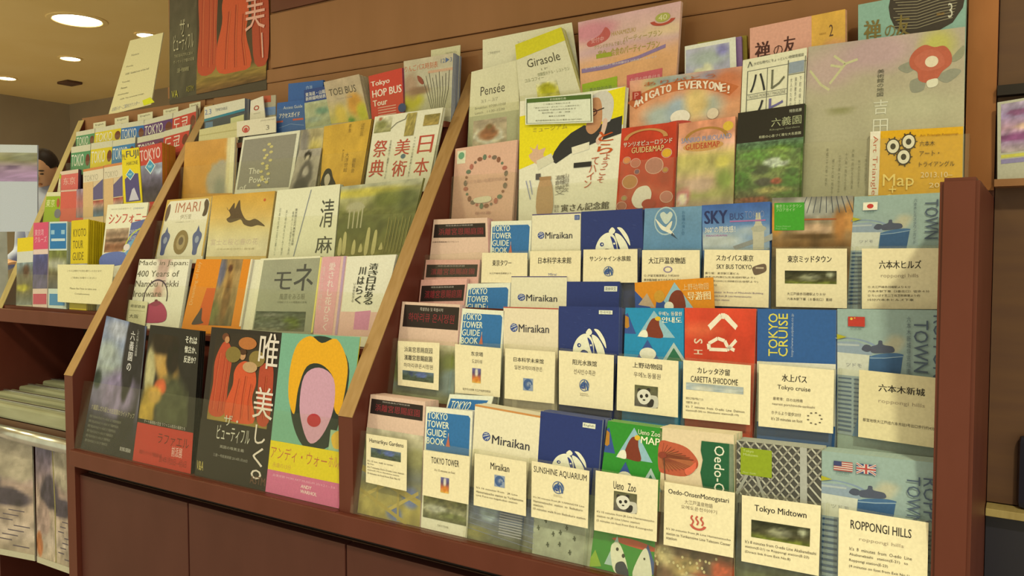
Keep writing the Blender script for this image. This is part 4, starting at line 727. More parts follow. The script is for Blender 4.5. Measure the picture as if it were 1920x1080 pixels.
def hareno(a):
    for x0, y0, x1, y1 in ((8, 19, 100, 20), (8, 56, 72, 56.8), (8, 64, 72, 64.8), (8, 19, 9.4, 100), (40, 19, 41, 100), (72, 14, 73.4, 100), (72, 36, 98, 37), (98, 12, 99.2, 100)): a.r('6a6a5c', x0, y0, x1, y1)
    a.t('大切な時代にちょっといい時間情報誌', 18, 7, 96, 12, '5a5a4c').r('8c98a0', 74, 18, 97, 35).t('ハ', 14, 26, 38, 54, '2c2c30', b=.006).t('レ', 47, 24, 68, 54, '6a6a54', b=.006).t('ノ', 15, 68, 36, 98, '2c2c30', b=.006).t('ヒ', 45, 68, 68, 98, '6a6494', b=.01).t('TALKING MONTHLY MAGAZINE', 11, 58, 70, 63, '8a8a78')
    for i, s in enumerate(('大人のための旅', '東京散歩だより', '下町の味と暮')): a.t(s, 77 + i*7, 42, 80 + i*7, 92, '6a6a60', v=1)
    a.l('5a5a50', [(9, 14), (12, 5), (16, 13)], 1.4)
sheet('newspaper', 'cream paper with four large katakana in boxes', c4, [(1393, 113), (1513, 89), (1508, 215), (1388, 232)], 'dedab6', hareno, off=-.006, t=.003)
def rikugien(a):
    a.r('26221e', 0, 0, 100, 34).ph(0, 34, 100, 100, 50, ['5a7458', '50703c', '5c7c3c', '6a8440', '78864c', '4c6a34', '5a5c38', '6a5c40'], [(62, 36, 20, 8, 'b8c4b0', .4), (30, 22, 22, 8, '5a8c34', .7), (66, 18, 18, 8, '7a9c44', .8), (36, 46, 16, 8, '3a4a30', .6), (10, 60, 14, 16, '3c6a24', .7), (44, 66, 14, 6, '44443c', .5), (64, 66, 9, 5, 'a84a38', .6), (84, 64, 14, 14, '4a7a2c', .7), (60, 80, 24, 6, 'a09858', .7), (30, 94, 26, 5, '8a4a34', .7), (80, 90, 24, 8, '4a6a2c', .8), (74, 30, 7, 5, '7a9c48', .5), (22, 44, 12, 5, '48702c', .5), (86, 52, 10, 6, '39602a', .5)], (26, .5), ny=62)
    a.t('特別名勝', 78, 4, 96, 7.5, 'c8c8a8').t('六義園', 52, 11, 96, 20, 'a8ac80').t('Rikugien Gardens', 50, 22, 94, 24.5, '8a8c6c').t('和歌の心息づく雅な大名庭園', 34, 28, 96, 31, 'c8c8a0')
sheet('leaflet', 'dark-topped leaflet with a green pond garden photo', c4, [(1384, 212), (1509, 194), (1502, 378), (1376, 383)], '4a5c30', rikugien, n=3, t=.0025)
def yoshida(a):
    a.ph(0, 0, 100, 100, 44, ['b0a48c', 'b0a688', 'aca684', 'aaa484', 'aca888'], [(16, 16, 18, 12, 'b8a094', .9), (46, 8, 24, 12, 'b89c98', .9), (84, 9, 10, 10, 'b8b45c', .9), (24, 44, 9, 2, '8c8a5c', .9), (70, 44, 24, 8, 'b4b08c', .8), (66, 78, 20, 20, 'b4ae8e', .9)], (5, .05))
    for p in ([(2, 16), (10, 26), (16, 30)], [(18, 8), (26, 14), (16, 26)], [(26, 14), (34, 12)], [(24, 16), (16, 14)]): a.l('c0bc8c', p, 1.6)
    
    a.blob('8c8c76', [(60, 20), (68, 17), (72, 20), (66, 24)]).blob('8c8c76', [(68, 29), (76, 28), (76, 35), (69, 36)]).blob('8e8e78', [(84, 28), (92, 24), (98, 26), (90, 32)]).blob('8e8e70', [(92, 18), (99, 11), (99, 17), (94, 20)])
    a.blob('b45c44', [(67, 16), (70, 11), (76, 8), (82, 10), (88, 10), (92, 15), (92, 21), (87, 25), (84, 29), (78, 31), (73, 29), (72, 24), (68, 21)]).blob('ba644c', [(70, 16), (78, 11), (86, 14), (88, 21), (80, 24), (73, 22)]).e('dccfae', 80.5, 18.5, 4, 3.4).blob('d8d4b4', [(78, 30), (84, 29), (84, 33), (79, 34)])
    a.t('美術館の地図', 47, 20, 51.5, 37, '5a5848', v=1).t('吉', 45.5, 39, 54.5, 48, 'd0ceb0').t('田', 45.5, 51, 55, 60, 'd0ceb0')
    for i in range(7): a.t('平成二十六年一月から三月まで'[i:i+9], 16 + i*4.2, 68 + (i*7) % 9, 17.6 + i*4.2, 92 + (i*5) % 6, '7a765c', v=1)
sheet('flyer', 'large beige flyer with a red camellia, right of the fourth row', c4, [(1516, 88), (1810, 50), (1806, 372), (1500, 372)], 'b0a888', yoshida, off=-.010, n=2, t=.002)
def arttri(a):
    a.r('e4dcc0', 0, 0, 11.5, 100).t('Art Triangle', 2, 7, 9, 100, 'bc5a3c', rot=1).p('d8a418', [(13, 4), (100, 0), (100, 100), (11, 100)])
    for cx, cy in ((26, 25), (43, 19), (38, 42)):
        for i in range(9): t = i*40/57.3; a.l('3a2c20', [(cx, cy), (cx + 9.6*math.cos(t), cy + 15*math.sin(t))], 1.4)
        a.e('3a2c20', cx, cy, 8, 12.4).e('e0d8b8', cx, cy, 6.6, 10.4).e('3a3428', cx, cy, 3, 4.8)
    a.t('Art Triangle Roppongi', 55, 9, 95, 13, '8a5a20').t('六本木', 55, 19, 71, 27, '3a2c20').t('アート・', 55, 34, 76, 42, '3a2c20').t('トライアングル', 55, 50, 92, 58, '3a2c20').t('2013.10–', 57, 66, 90, 74, 'e0c890').t('2014.3', 66, 82, 96, 89, 'e0c890').t('Map', 16, 68, 50, 92, 'e6cc70').t('Calendar', 16, 99, 90, 118, 'e6cc70').t('+', 23, 86, 31, 97, 'e6cc70')
sheet('leaflet', 'yellow art map leaflet with three eye-shaped cogs', c4, [(1632, 247), (1806, 237), (1804, 366), (1628, 366)], 'd8a418', arttri, off=.003, n=4, t=.002, edge='d8ccA0'.lower())
for nm, x0, y0, x1, y1 in [('pink motif flyer', 846, 331, 968, 322), ('grey-haired man flyer', 970, 355, 1160, 334), ('red guide map', 1162, 303, 1265, 294), ('pastel guide map', 1267, 294, 1380, 285), ('pond garden leaflet', 1381, 282, 1503, 276), ('camellia flyer and yellow art map', 1505, 268, 1820, 250)]:
    holder('clear fourth-row pocket in front of the ' + nm, c4, (x0, y0), (x1, y1), off=.006, depth=.035)

# ================================================================= right bay, top row
def pensee(a):
    a.ph(0, 0, 100, 57, 8, ['dcd8b0', 'd8d4a8'], (), (3, .05)); a.r('b8b890', 0, 57, 100, 100); a.t('Pensée', 22, 22, 72, 33, '4a4438').t('3/1 ~ 3/7', 24, 38, 58, 42, '9a9678').t('Breakfast  07:00–10:00', 12, 46, 74, 49, '8a866a').t('Lunch   11:30–15:00', 12, 52, 72, 55, '8a866a')
    a.ph(10, 63, 76, 94, 20, ['b09c84', 'c0b090', 'c0b090'], [(46, 62, 46, 34, 'dcd8c0', .2), (46, 56, 30, 24, 'a06038', .5), (50, 40, 16, 18, '8a4c28', .6), (48, 30, 8, 10, '7a5a28', .5)], (8, .25))
sheet('menu_leaflet', 'cream dinner menu leaflet with a plated dish photo', c5, [(884, 135), (972, 112), (975, 276), (876, 284)], 'd8d4ac', pensee, n=2, t=.0012)
def girasole(a):
    a.p('d0c824', [(0, 0), (100, 0), (100, 20), (0, 27)]).t('Girasole', 20, 32, 82, 46, '4a4634').t('1F', 44, 52, 56, 55, '9a9678').t('コルコフィー', 12, 64, 46, 70, '8a8a60').t('体験型ホテル・レストラン', 36, 58, 92, 64, '9a9a70').ph(30, 74, 66, 100, 12, ['d8d4ac', 'c8c040'], [(50, 50, 40, 40, 'b4b020', .5)], (5, .3))
sheet('menu_leaflet', 'cream leaflet with a yellow top band and restaurant lettering', c5, [(966, 84), (1052, 51), (1092, 175), (975, 190)], 'd8d4ae', girasole, off=.006, n=7, t=.0018, gap=.0024, edge='d8d060')
sheet('paper_sheet', 'plain cream sheet standing high behind the menu leaflets', c5, [(905, 75), (1072, 42), (1084, 120), (905, 140)], 'dedab4', lambda a: (a.t('ランチのご案内', 40, 22, 62, 29, 'a09c80'), a.t('ご予約受付中', 6, 38, 20, 45, 'a09c80')), off=-.018, t=.0012)
def party(a):
    a.ph(0, 0, 100, 100, 40, ['d0a8a4', 'd4b0a0', 'd8b49c', 'd8a480', 'd8a078', 'd89c74'], [(14, 14, 22, 12, 'cc8890', .8), (84, 30, 22, 10, 'd8bc94', .9), (50, 40, 60, 8, 'c8a4a4', .9), (60, 62, 60, 20, 'd8a470', .9)], (6, .06))
    a.blob('b85a54', [(9, 26), (22, 20), (28, 12), (33, 20), (28, 28), (12, 32)]).t('受付中', 13, 22, 26, 28, 'd8a8a0').t('HANAMIZUKI', 34, 19, 58, 24, 'a89040').t('グランドホテルで楽しむ', 16, 31, 48, 36, '9a8a48').t('パーティープラン', 46, 27, 84, 34, '9c9040').t('宴会・会食のパーティープラン', 20, 38, 82, 47, 'a09438', b=.01).r('98a030', 18, 42, 34, 47)
    a.p('8a7498', [(2, 56), (30, 56), (60, 52), (88, 44), (88, 48), (60, 56), (30, 61), (2, 61)]).t('お一人様 5,000円より 飲み放題付き 20名様より承ります', 6, 55, 80, 57.5, 'd8ccc0')
    a.p('94ae28', [(2, 74), (40, 71), (40, 94), (2, 97)]).t('春の特別企画', 10, 80, 34, 86, '4a6a38').p('c45c64', [(50, 72), (86, 70), (86, 94), (50, 96)]).t('お得な特典付き', 54, 76, 84, 82, 'e0b0a8').ring('b04838', 84, 16, 12, 7, .35, 16, 190, 350).e('a8a850', 84, 14, 7, 5).t('40', 80, 11, 88, 17, 'd8d0a0')
sheet('flyer', 'tall pink and orange party plan flyer, top row', c5, [(1084, 42), (1277, 2), (1266, 175), (1090, 200)], 'd8a888', party, n=3, t=.002, edge='d8b8a0')
sheet('acrylic_stand', 'dark-edged clear stand behind the pink party flyer', c5, [(1082, 36), (1287, -4), (1278, 150), (1090, 195)], 'ffffff', None, off=-.012, t=.004, cat='stand')
bpy.data.objects['acrylic_stand'].data.materials[0] = MAT['clear_acrylic']
sheet('leaflet', 'white leaflet with a pale lily drawing, top row', c5, [(1284, 87), (1379, 69), (1381, 135), (1284, 150)], 'dcdcc4', lambda a: a.ph(2, 12, 88, 100, 18, ['b4b4bc', 'a8aabc', 'b8b8c0'], [(50, 40, 44, 26, 'a8b4a8', .9), (84, 20, 14, 20, '8a88b8', .8), (50, 80, 12, 24, 'd8d8b0', .5), (30, 84, 12, 16, 'd8d8b0', .6)], (6, .15)) and None, t=.0015)
sheet('booklet', 'violet-edged booklet behind the white lily leaflet', c5, [(1300, 84), (1390, 68), (1392, 135), (1300, 150)], '8a6a94', None, off=-.006, t=.006, edge='8a6a94')
sheet('booklet', 'olive-edged booklet behind the white lily leaflet', c5, [(1308, 80), (1400, 66), (1402, 132), (1308, 150)], '8c7c2c', None, off=-.014, t=.006, edge='94842c')
zen = lambda num, c0, seal: (lambda a: (a.ph(66, 0, 100, 100, 12, ['d8a848', 'd8a850'], [(70, 80, 40, 20, 'd89c70', .9)], (4, .1)) if num == '2' else (a.p('3c342e', [(31, 1), (98, 1), (99.5, 14), (97, 36), (88, 58), (74, 70), (60, 75), (46, 72), (36, 58), (31, 36), (29.5, 16)]), [a.l('9a9070', [(34 + (i % 3)*2, 4 + i*5.5), (56, 9 + i*5.2), (76, 3 + i*5), (96 - i*.8, 4 + i*4.6)], .4, 1.1) for i in range(11)]),
    a.t('禅', 6, 36, 22, 78, c0, b=.02), a.t('の', 26, 50, 36, 72, c0), a.t('友', 37, 34, 49, 72, c0, b=.02), a.t(num, 84, 26, 88, 50, seal), a.t('FEBRUARY', 74, 40, 81, 44, 'b08840')))
sheet('booklet', 'pink booklet numbered 2 with brush lettering, top row', c5, [(1406, 53), (1585, 17), (1585, 110), (1406, 135)], 'd8a088', lambda a: zen('2', '4a2424', '5a4030')(a), n=5, t=.003, edge='d0a860')
sheet('booklet', 'teal booklet numbered 3 with a dark wave circle, top right', c5, [(1609, 9), (1812, -30), (1812, 90), (1609, 100)], '88ac98', lambda a: zen('3', '7a6a38', 'c8c4a8')(a), n=4, t=.003)
holder('wide clear top-row pocket in front of the menus', c5, (878, 201), (972, 190), off=.004, depth=.03)
holder('clear top-row pocket in front of the party flyer', c5, (974, 180), (1178, 158), off=.012, depth=.04)

# ================================================================= middle bay, bottom row
def sakura(a):
    a.ph(0, 0, 100, 100, 40, ['5c6a8c', '6c7890', '8a92a0', '8c9488', '7a7888', '6a6478', '34303a', '2a2628', '2a2628'], [(78, 30, 22, 60, '2a2628', .15, .05), (34, 8, 30, 8, 'a8acb4', .9), (20, 26, 24, 8, '9aa298', .9), (56, 54, 38, 16, '80748c', .5), (8, 47, 9, 7, '3a4238', .5), (70, 18, 14, 40, '2a2628', .2)], (14, .28), ny=56)
    a.t('六義園の', 66, 6, 76, 36, 'd0ccc0', v=1, b=.01).t('しだれ桜と大名庭園', 80, 4, 85, 24, 'b0aca0', v=1).t('六義園しだれ桜と大名庭園のライトアップ', 6, 66, 94, 70, 'b0a884')
    for i in range(6): a.t('期間 平成26年3月20日 から 4月6日 まで 開園時間延長', 6, 74 + i*3.6, 70 - i*4, 76 + i*3.6, '807c68')
    a.t('東京都公園協会', 74, 92, 94, 95, 'c8c4b4')
sheet('flyer', 'dark flyer with a violet cherry tree under blue sky', b1, [(200, 592), (275, 612), (250, None), (151, None)], '2e2a2e', sakura, t=.0015)
def raph(a):
    a.r('26221f', 0, 0, 100, 100); a.ph(0, 6, 88, 69, 38, ['26221f', '26221f'], [(14, 42, 12, 34, 'a8a070', .3), (36, 24, 17, 26, 'b89450', .35), (52, 46, 22, 22, 'b08a44', .5), (38, 9, 32, 15, '2c2018', .4), (60, 26, 14, 20, '241c18', .4), (66, 80, 36, 34, '4a4c34', .4), (38, 60, 13, 9, 'b85a34', .4), (16, 88, 16, 26, 'a88a34', .4), (28, 70, 14, 10, 'b08c40', .5)], (8, .25), ny=44)
    for i, s in enumerate(('それは', '懐古か、', '反逆か？')): a.t(s, 74, 5 + i*7, 96, 10 + i*7, 'd8d4bc', b=.02)
    a.t('テート美術館の至宝 ラファエル前派の画家たち', 12, 69, 86, 71.5, 'b8b49c'); a.r('b0332a', 0, 72, 100, 100).t('ラファエル', 40, 77, 94, 84, '5a1c1c').t('前派展', 66, 84, 84, 91, 'dcb8a8').t('英国ヴィクトリア朝絵画の夢', 10, 91, 50, 94, '7a2420').t('2014年1月25日—4月6日', 46, 92, 92, 97, '7a2420')
sheet('flyer', 'dark flyer with a half-length figure and red lower band', b1, [(282, 609), (375, 620), (358, None), (249, None)], '26221f', raph, n=3, t=.0015, gap=.004)
def beau(a):
    a.r('2a2320', 0, 0, 100, 100); robes(a, 8, 3, 92, 62, 36); a.r('2a2320', 0, 62, 100, 100)
    for i, (ch, y0, y1) in enumerate((('唯', 1, 24), ('美', 36, 56), ('し', 60, 72), ('く', 74, 86), ('。', 88, 94))): a.t(ch, 72 if i < 2 else 78, y0, 98 if i < 2 else 92, y1, 'dcd0bc', b=.004)
    a.t('ザ・', 34, 57, 54, 64, 'c8c4ac').t('ビューティフル', 26, 64, 72, 74, 'c8c4ac').t('英国の唯美主義', 32, 77, 66, 79, 'a8a490').t('三菱一号館美術館 2014年1月30日', 24, 83, 72, 85, '9a9684').t('V&A', 2, 90, 12, 96, 'c0b060').t('ASTM', 78, 92, 98, 97, '6a4a38')
sheet('flyer', 'black flyer with orange robes and large white characters', b1, [(397, 613), (530, 624), (500, None), (366, None)], '2a2320', beau, t=.0015)
def pop(a):
    a.r('74a88a', 0, 0, 100, 68)
    # plain generic stand-in: a flat four-colour bloom on teal
    a.blob('26302a', [(20, 24), (24, 8), (44, 1), (70, 3), (90, 16), (92, 36), (86, 54), (78, 66), (52, 70), (34, 62), (22, 46)])
    a.blob('e0a41c', [(16, 22), (22, 7), (38, 1), (54, 5), (72, 2), (88, 15), (90, 30), (86, 46), (78, 42), (74, 26), (56, 18), (38, 20), (30, 34), (28, 50), (18, 40)])
    a.blob('c898a8', [(36, 26), (54, 20), (74, 26), (78, 44), (68, 60), (54, 66), (42, 58), (34, 44)]).e('b02c38', 55, 52, 9, 4)
    a.r('dcc81e', 0, 68, 100, 86).t('アンディ・ウォー', 2, 71, 78, 79, 'b8683c').t('ホル展', 80, 71, 98, 78, 'c87850').t('永遠の15分', 6, 81, 32, 84, 'c8983c').p('c86a8c', [(0, 86), (100, 86), (100, 100), (0, 100)]).t('森美術館 MORI ART MUSEUM 2014.2.1 – 5.6', 8, 88, 92, 89.6, 'e0a8b8').t('ANDY\nWARHOL', 48, 91, 70, 96, 'e8d0cc', b=.02)
    a.r('9ab890', 78, 56, 98, 68).blob('d8b040', [(80, 60), (88, 56), (96, 60), (92, 66), (84, 66)])
sheet('flyer', 'teal, yellow and pink pop art flyer, bottom right of the poster bay', b1, [(529, 624), (688, 633), (636, None), (498, None)], 'dcc81e', pop, t=.0015, off=.002)
def wide_pane(label, pl_, x0, x1, h, off=.012, depth=.03): 
    root = empty('acrylic_holder', Vector(tuple(pl_.pt((x0+x1)/2, 0, off)))); tag(root, label, 'holder'); org = np.array(root.location)
    solid('front_panel', pl_, [np.array([x0, h]), np.array([x1, h]), np.array([x1, 0]), np.array([x0, 0])], off, .002, 'ffffff', 'clear_acrylic', root, org)
    for x in (x0, x1 - .002): solid('side_panel', pl_, [np.array([x, h]), np.array([x + .002, h]), np.array([x + .002, 0]), np.array([x, 0])], off - .002, depth, 'ffffff', 'clear_acrylic', root, org)
names = ['bottom', 'second', 'third', 'fourth', 'top']
for p_, nm, h in ((b1, 'bottom', .15), (b2, 'second', .10), (b3, 'third', .10), (b4, 'fourth', .09), (b5, 'top', .07)):
    wide_pane('long clear pocket along the %s row of the poster bay' % nm, p_, -1.79, -.989, h)

# ================================================================= middle bay, second row
def nambu(a):
    a.ph(24, 0, 74, 60, 20, ['b89a88', 'c4a898', 'd4c8b0'], [(10, 40, 26, 60, 'e2dcc0', .4), (96, 50, 22, 70, 'e2dcc0', .4), (50, 92, 16, 20, 'b89080', .5)], (6, .12))
    for i, s in enumerate(('Made in Japan:', '400 Years of', 'Nambu Tekki', 'Ironware')): a.t(s, 1, 2 + i*16, (98, 84, 86, 56)[i], 12 + i*16, '6a6450', b=.004)
    a.ring('4a3a44', 46, 62, 24, 30, .08, 24, -10, 190); a.blob('a8345c', [(28, 88), (30, 76), (44, 68), (54, 67), (66, 74), (74, 88), (68, 100), (28, 100)]).blob('8c2a4c', [(38, 72), (50, 66), (60, 70), (50, 75)]).e('6a2038', 49, 66, 3, 2)
sheet('flyer', 'white ironware flyer with a crimson teapot', b2, [(262, 486), (356, 486), (337, 604), (240, 604)], 'e0dcc0', nambu, n=2, t=.002)
sheet('label_card', 'small cream card with two lines, lower left of the second row', b2, [(240, 562), (277, 566), (272, 606), (232, 604)], 'd4d0a4', lambda a: (a.t('南部鉄器', 14, 18, 90, 32, '5a5840'), a.t('大阪', 14, 62, 62, 80, '5a5840'), a.r('b0ac80', 10, 44, 92, 46)), off=.004, t=.001, cat='card', ext=True)
def orange2(a):
    a.r('d8841e', 0, 0, 46, 100).p('cc5a1c', [(30, 44), (48, 44), (46, 100), (22, 100)]).ph(46, 0, 84, 100, 24, ['8a7048', '9a8050', '8a7244', '6a5c38'], [(50, 30, 24, 26, 'b08c50', .6), (50, 14, 10, 6, '5a3424', .6), (14, 20, 16, 22, '6a6878', .7), (56, 60, 16, 34, '7c5a30', .6), (10, 80, 20, 16, '6c6c3c', .7)], (9, .3), ny=30).r('d8841e', 84, 0, 97, 100).r('dcd6b4', 97, 0, 100, 100)
    a.t('Dreaming of Italy', 4, 4, 12, 70, 'e0b068', rot=2).blob('4a3c38', [(18, 94), (24, 82), (28, 74), (30, 78), (32, 92), (36, 97), (18, 100)])
sheet('flyer', 'orange flyer with a brown standing figure painting', b2, [(369, 486), (474, 486), (452, 612), (342, 608)], 'd8841e', orange2, n=2, t=.0025, edge='dcd8b8')
def monet(a):
    a.ph(0, 0, 100, 100, 20, ['9c9c80', '9a9c80', '989a7e'], (), (5, .05)); a.r('e0dcb8', 0, 0, 6, 100); a.r('e0dcb8', 0, 0, 100, 2.4)
    a.t('モ', 30, 20, 58, 44, '4a4a44', b=.006).t('ネ', 62, 10, 92, 46, '4a4a44', b=.006).t('風景をみる眼', 42, 50, 82, 58, '7c7c64').t('19世紀フランス風景画の革新', 40, 60, 86, 63, '7c7c64')
    a.ph(8, 74, 86, 100, 26, ['4c5444', '5a6048', '5c6450', '707058'], [(30, 20, 20, 10, '7a7c68', .9), (74, 60, 16, 30, '5c6a2c', .7), (40, 70, 34, 16, '6a705c', .9)], (14, .45), ny=14)
sheet('flyer', 'grey-green flyer with two large katakana and a water strip', b2, [(489, 485), (601, 480), (588, 622), (466, 618)], '9c9c80', monet, n=2, t=.0025, edge='dcd8b4')
sheet('flyer', 'cream edged spare flyer left of the grey-green one', b2, [(472, 487), (520, 486), (500, 615), (448, 612)], 'dedab8', None, off=-.004, t=.002)
sheet('flyer', 'pink flyer with a vertical white title', b2, [(601, 482), (651, 480), (634, 628), (583, 624)], 'dcb8a4', lambda a: (a.r('d8a0a0', 10, 0, 78, 100), a.r('dcd070', 0, 0, 6, 100), a.t('愛されし花ひらく', 38, 8, 62, 96, 'e6d4c4', v=1, b=.01), a.t('金沢からの贈り物', 14, 12, 26, 70, 'e0c4b8', v=1), a.r('b898b0', 88, 0, 97, 100)), t=.002)
def calli(a):
    a.p('dcb4a4', [(0, 70), (96, 70), (94, 100), (0, 100)]).p('cc88a4', [(34, 70), (70, 68), (72, 92), (36, 92)])
    for i, ch in enumerate('清き日はある'): a.t(ch, 50, 10 + i*8.6, 68 + (i % 2)*2, 18 + i*8.6, '34342c', b=.02)
    for i, ch in enumerate('川はらく'): a.t(ch, 30, 14 + i*12, 44, 24 + i*12, '34342c', b=.02)
    a.t('いまを生きる', 22, 34, 28, 58, '4a4a40', v=1)
sheet('flyer', 'white flyer with black brush calligraphy and pink foot', b2, [(651, 481), (743, 477), (710, 632), (634, 629)], 'e0dcc0', calli, n=2, t=.002, off=.003)

# ================================================================= middle bay, third row
def imari(a):
    a.r('c8a450', 0, 0, 100, 100).p('e0dabc', [(4, 10), (8, 3), (92, 3), (97, 10), (97, 100), (2, 100)]); a.t('IMARI', 24, 7, 78, 24, 'b07458').t('伊万里', 38, 28, 62, 36, '9a9070').t('日本磁器のパイオニア', 30, 40, 70, 42, 'a8a084')
    for cx in (14, 82): a.blob('56608c', [(cx - 9, 66), (cx - 3, 58), (cx + 4, 58), (cx + 10, 66), (cx + 5, 86), (cx + 4, 97), (cx - 4, 97), (cx - 5, 86)]).p('56608c', [(cx - 3, 58), (cx, 48), (cx + 4, 58)]).e('98a0b4', cx + 1, 72, 4, 6)
    a.e('8a7448', 50, 76, 15, 21).e('a89468', 50, 76, 9, 13).e('6a5a48', 50, 74, 5, 7).blob('5a4a3a', [(86, 10), (90, 4), (96, 12), (94, 30), (86, 32), (88, 20)]).blob('6a5648', [(4, 16), (10, 8), (12, 24), (8, 38), (4, 34)])
sheet('flyer', 'cream porcelain flyer with two blue vases and a plate', b3, [(314, 375), (398, 368), (380, 480), (291, 481)], 'dcd6b4', imari, n=1, t=.002)
def dragon(a):
    a.ph(0, 0, 100, 100, 26, ['cc9c3c', 'd0a850', 'd4b468', 'd8c890', 'dcd2a8', 'd8cea4'], (), (5, .08)); a.blob('5a4630', [(26, 20), (30, 26), (38, 14), (40, 24), (46, 10), (50, 26), (58, 40), (66, 44), (76, 42), (92, 54), (80, 52), (70, 54), (58, 50), (52, 42), (44, 44), (34, 46), (28, 40), (34, 34)]).e('c06030', 86, 13, 2, 2.4)
    a.t('富士と桜と春の花', 6, 72, 84, 82, 'c8b49c').t('日本の美を世界に 国宝展', 18, 87, 80, 90, 'b8aa80')
sheet('flyer', 'golden flyer with a dark flying dragon', b3, [(399, 367), (516, 358), (499, 480), (386, 481)], 'd4b870', dragon, n=2, t=.002)
def seima(a):
    a.l('8c9090', [(56, 4), (40, 100)], 1.6).t('清', 74, 20, 94, 60, '4a4a40', b=.004).t('麻', 72, 72, 96, 96, '4a4a40', b=.004)
    for i, s in enumerate(('日本の伝統工芸と暮らし', '染と織の美をたずねて東京', '着物のこころ展覧会のご案内')): a.t(s, 8 + i*11, 28 + i*3, 11 + i*11, 98, '9a9a80', v=1)
    a.t('東京国立近代美術館工芸館', 34, 30, 38, 84, '7a7a68', v=1)
sheet('flyer', 'white two-panel flyer with two brushed characters', b3, [(520, 357), (638, 345), (626, 480), (503, 481)], 'dedcb8', seima, n=3, t=.002, edge='b8b890')
def gardenp(a):
    a.ph(0, 0, 100, 100, 36, ['a8a888', 'a8a470', '6a6c3a', '5c6034', '646434', '7c7840'], [(30, 12, 60, 6, 'c8bc50', .7), (84, 26, 20, 16, '5a6038', .7), (22, 32, 12, 8, 'a8a278', .3), (60, 24, 18, 12, '646a34', .8)], (12, .25), ny=30)
    for x in (14, 20, 26, 31): a.r('a8a47c', x, 34, x + 1.8, 62)
    a.blob('a8a47c', [(12, 34), (18, 26), (28, 26), (34, 34)])
    for x, y, h in ((6, 74, 24), (12, 66, 30), (26, 78, 20), (44, 62, 36), (54, 66, 32), (36, 84, 12), (64, 84, 10)): a.blob('b8b074', [(x - 2.4, y + h), (x - 2, y + 6), (x, y), (x + 2.4, y + 6), (x + 2.6, y + h)])
    for i in range(7): a.r('8a8448', 68 + i*4.4, 50 + (i % 2)*4, 69 + i*4.4, 98)
sheet('flyer', 'green park painting flyer with a round temple and statues', b3, [(640, 350), (800, 333), (762, 474), (628, 480)], '7a7a44', gardenp, n=1, t=.002)

# ================================================================= middle bay, fourth row
sheet('flyer', 'plain orange-gold flyer with a pale jar', b4, [(343, 268), (441, 257), (436, 362), (338, 364)], 'c89440', lambda a: a.ph(0, 0, 100, 100, 24, ['c89448', 'c8923e', 'c89038'], [(76, 80, 26, 42, 'a8a088', .2), (74, 88, 10, 18, '8a8c78', .9), (92, 20, 8, 90, 'd8cc98', .4)], (5, .08)).r('dcd4a4', 92, 0, 100, 100) and None, n=2, t=.0025, edge='dcd4b0')
def power(a):
    a.r('8c8878', 3.5, 5, 95, 96).t('The', 20, 58, 40, 69, 'dcd8bc').t('Power', 24, 74, 60, 85, 'dcd8bc').t('of', 8, 88, 20, 97, 'dcd8bc')
    for i in range(16): a.e('c8bc78', 50 + 7*math.sin(i*2.4), 18 + i*4.8, 3.4, 2.6, 7)
sheet('flyer', 'grey flyer with white border and golden branch', b4, [(456, 258), (563, 244), (546, 355), (440, 360)], 'd8d6ba', power, n=2, t=.0025, edge='b8b8a0')
sheet('flyer', 'grey and gold painted flyer tucked behind the small portrait card', b4, [(564, 244), (608, 239), (600, 330), (556, 335)], 'a89c70', lambda a: a.ph(0, 0, 100, 100, 14, ['a89c70', 'b0a26c', 'a09060'], [(20, 30, 20, 40, '8a8478', .7), (70, 40, 24, 16, 'c0b060', .8)], (9, .3)) and None, off=-.003, t=.0015)
def lady(a, y=0): a.ph(0, 0, 100, 100, 22, ['a8a08c', 'a49c88', 'a09884'], [(46, 16 + y, 15, 12, '2e2824', .3), (46, 24 + y, 8, 9, 'c8bca0', .4), (50, 64 + y, 30, 36, '5c5650', .35), (50, 56 + y, 12, 12, 'a8a090', .5), (40, 90 + y, 30, 14, '4c4844', .5)], (8, .15)) and None
sheet('photo_card', 'small grey portrait card of a seated figure in a robe', b4, [(561, 282), (603, 277), (591, 352), (542, 356)], 'a49c88', lambda a: lady(a), off=.004, t=.0015, cat='card')
def yellow4(a):
    a.ph(0, 0, 100, 100, 20, ['c8a03a', 'd0a63c', 'cc9e38'], (), (6, .12)); a.blob('2e2824', [(2, 98), (6, 78), (14, 70), (24, 72), (30, 84), (38, 98)]).blob('c0b498', [(10, 84), (18, 78), (24, 86), (20, 96), (12, 96)])
    for t_, x, y0, y1, w_ in (('書聖と書道', 54, 3, 16, 6), ('浮世絵の名品', 80, 5, 24, 8), ('美しき女性たち', 46, 42, 60, 5), ('大浮世絵', 54, 48, 78, 9), ('展覧会', 72, 58, 80, 8)): a.t(t_, x, y0, x + w_, y1, '8a6c30', v=1)
sheet('flyer', 'deep yellow flyer with vertical brown writing', b4, [(608, 237), (697, 223), (676, 347), (600, 352)], 'cc9e38', yellow4, n=2, t=.003, edge='8a7440')
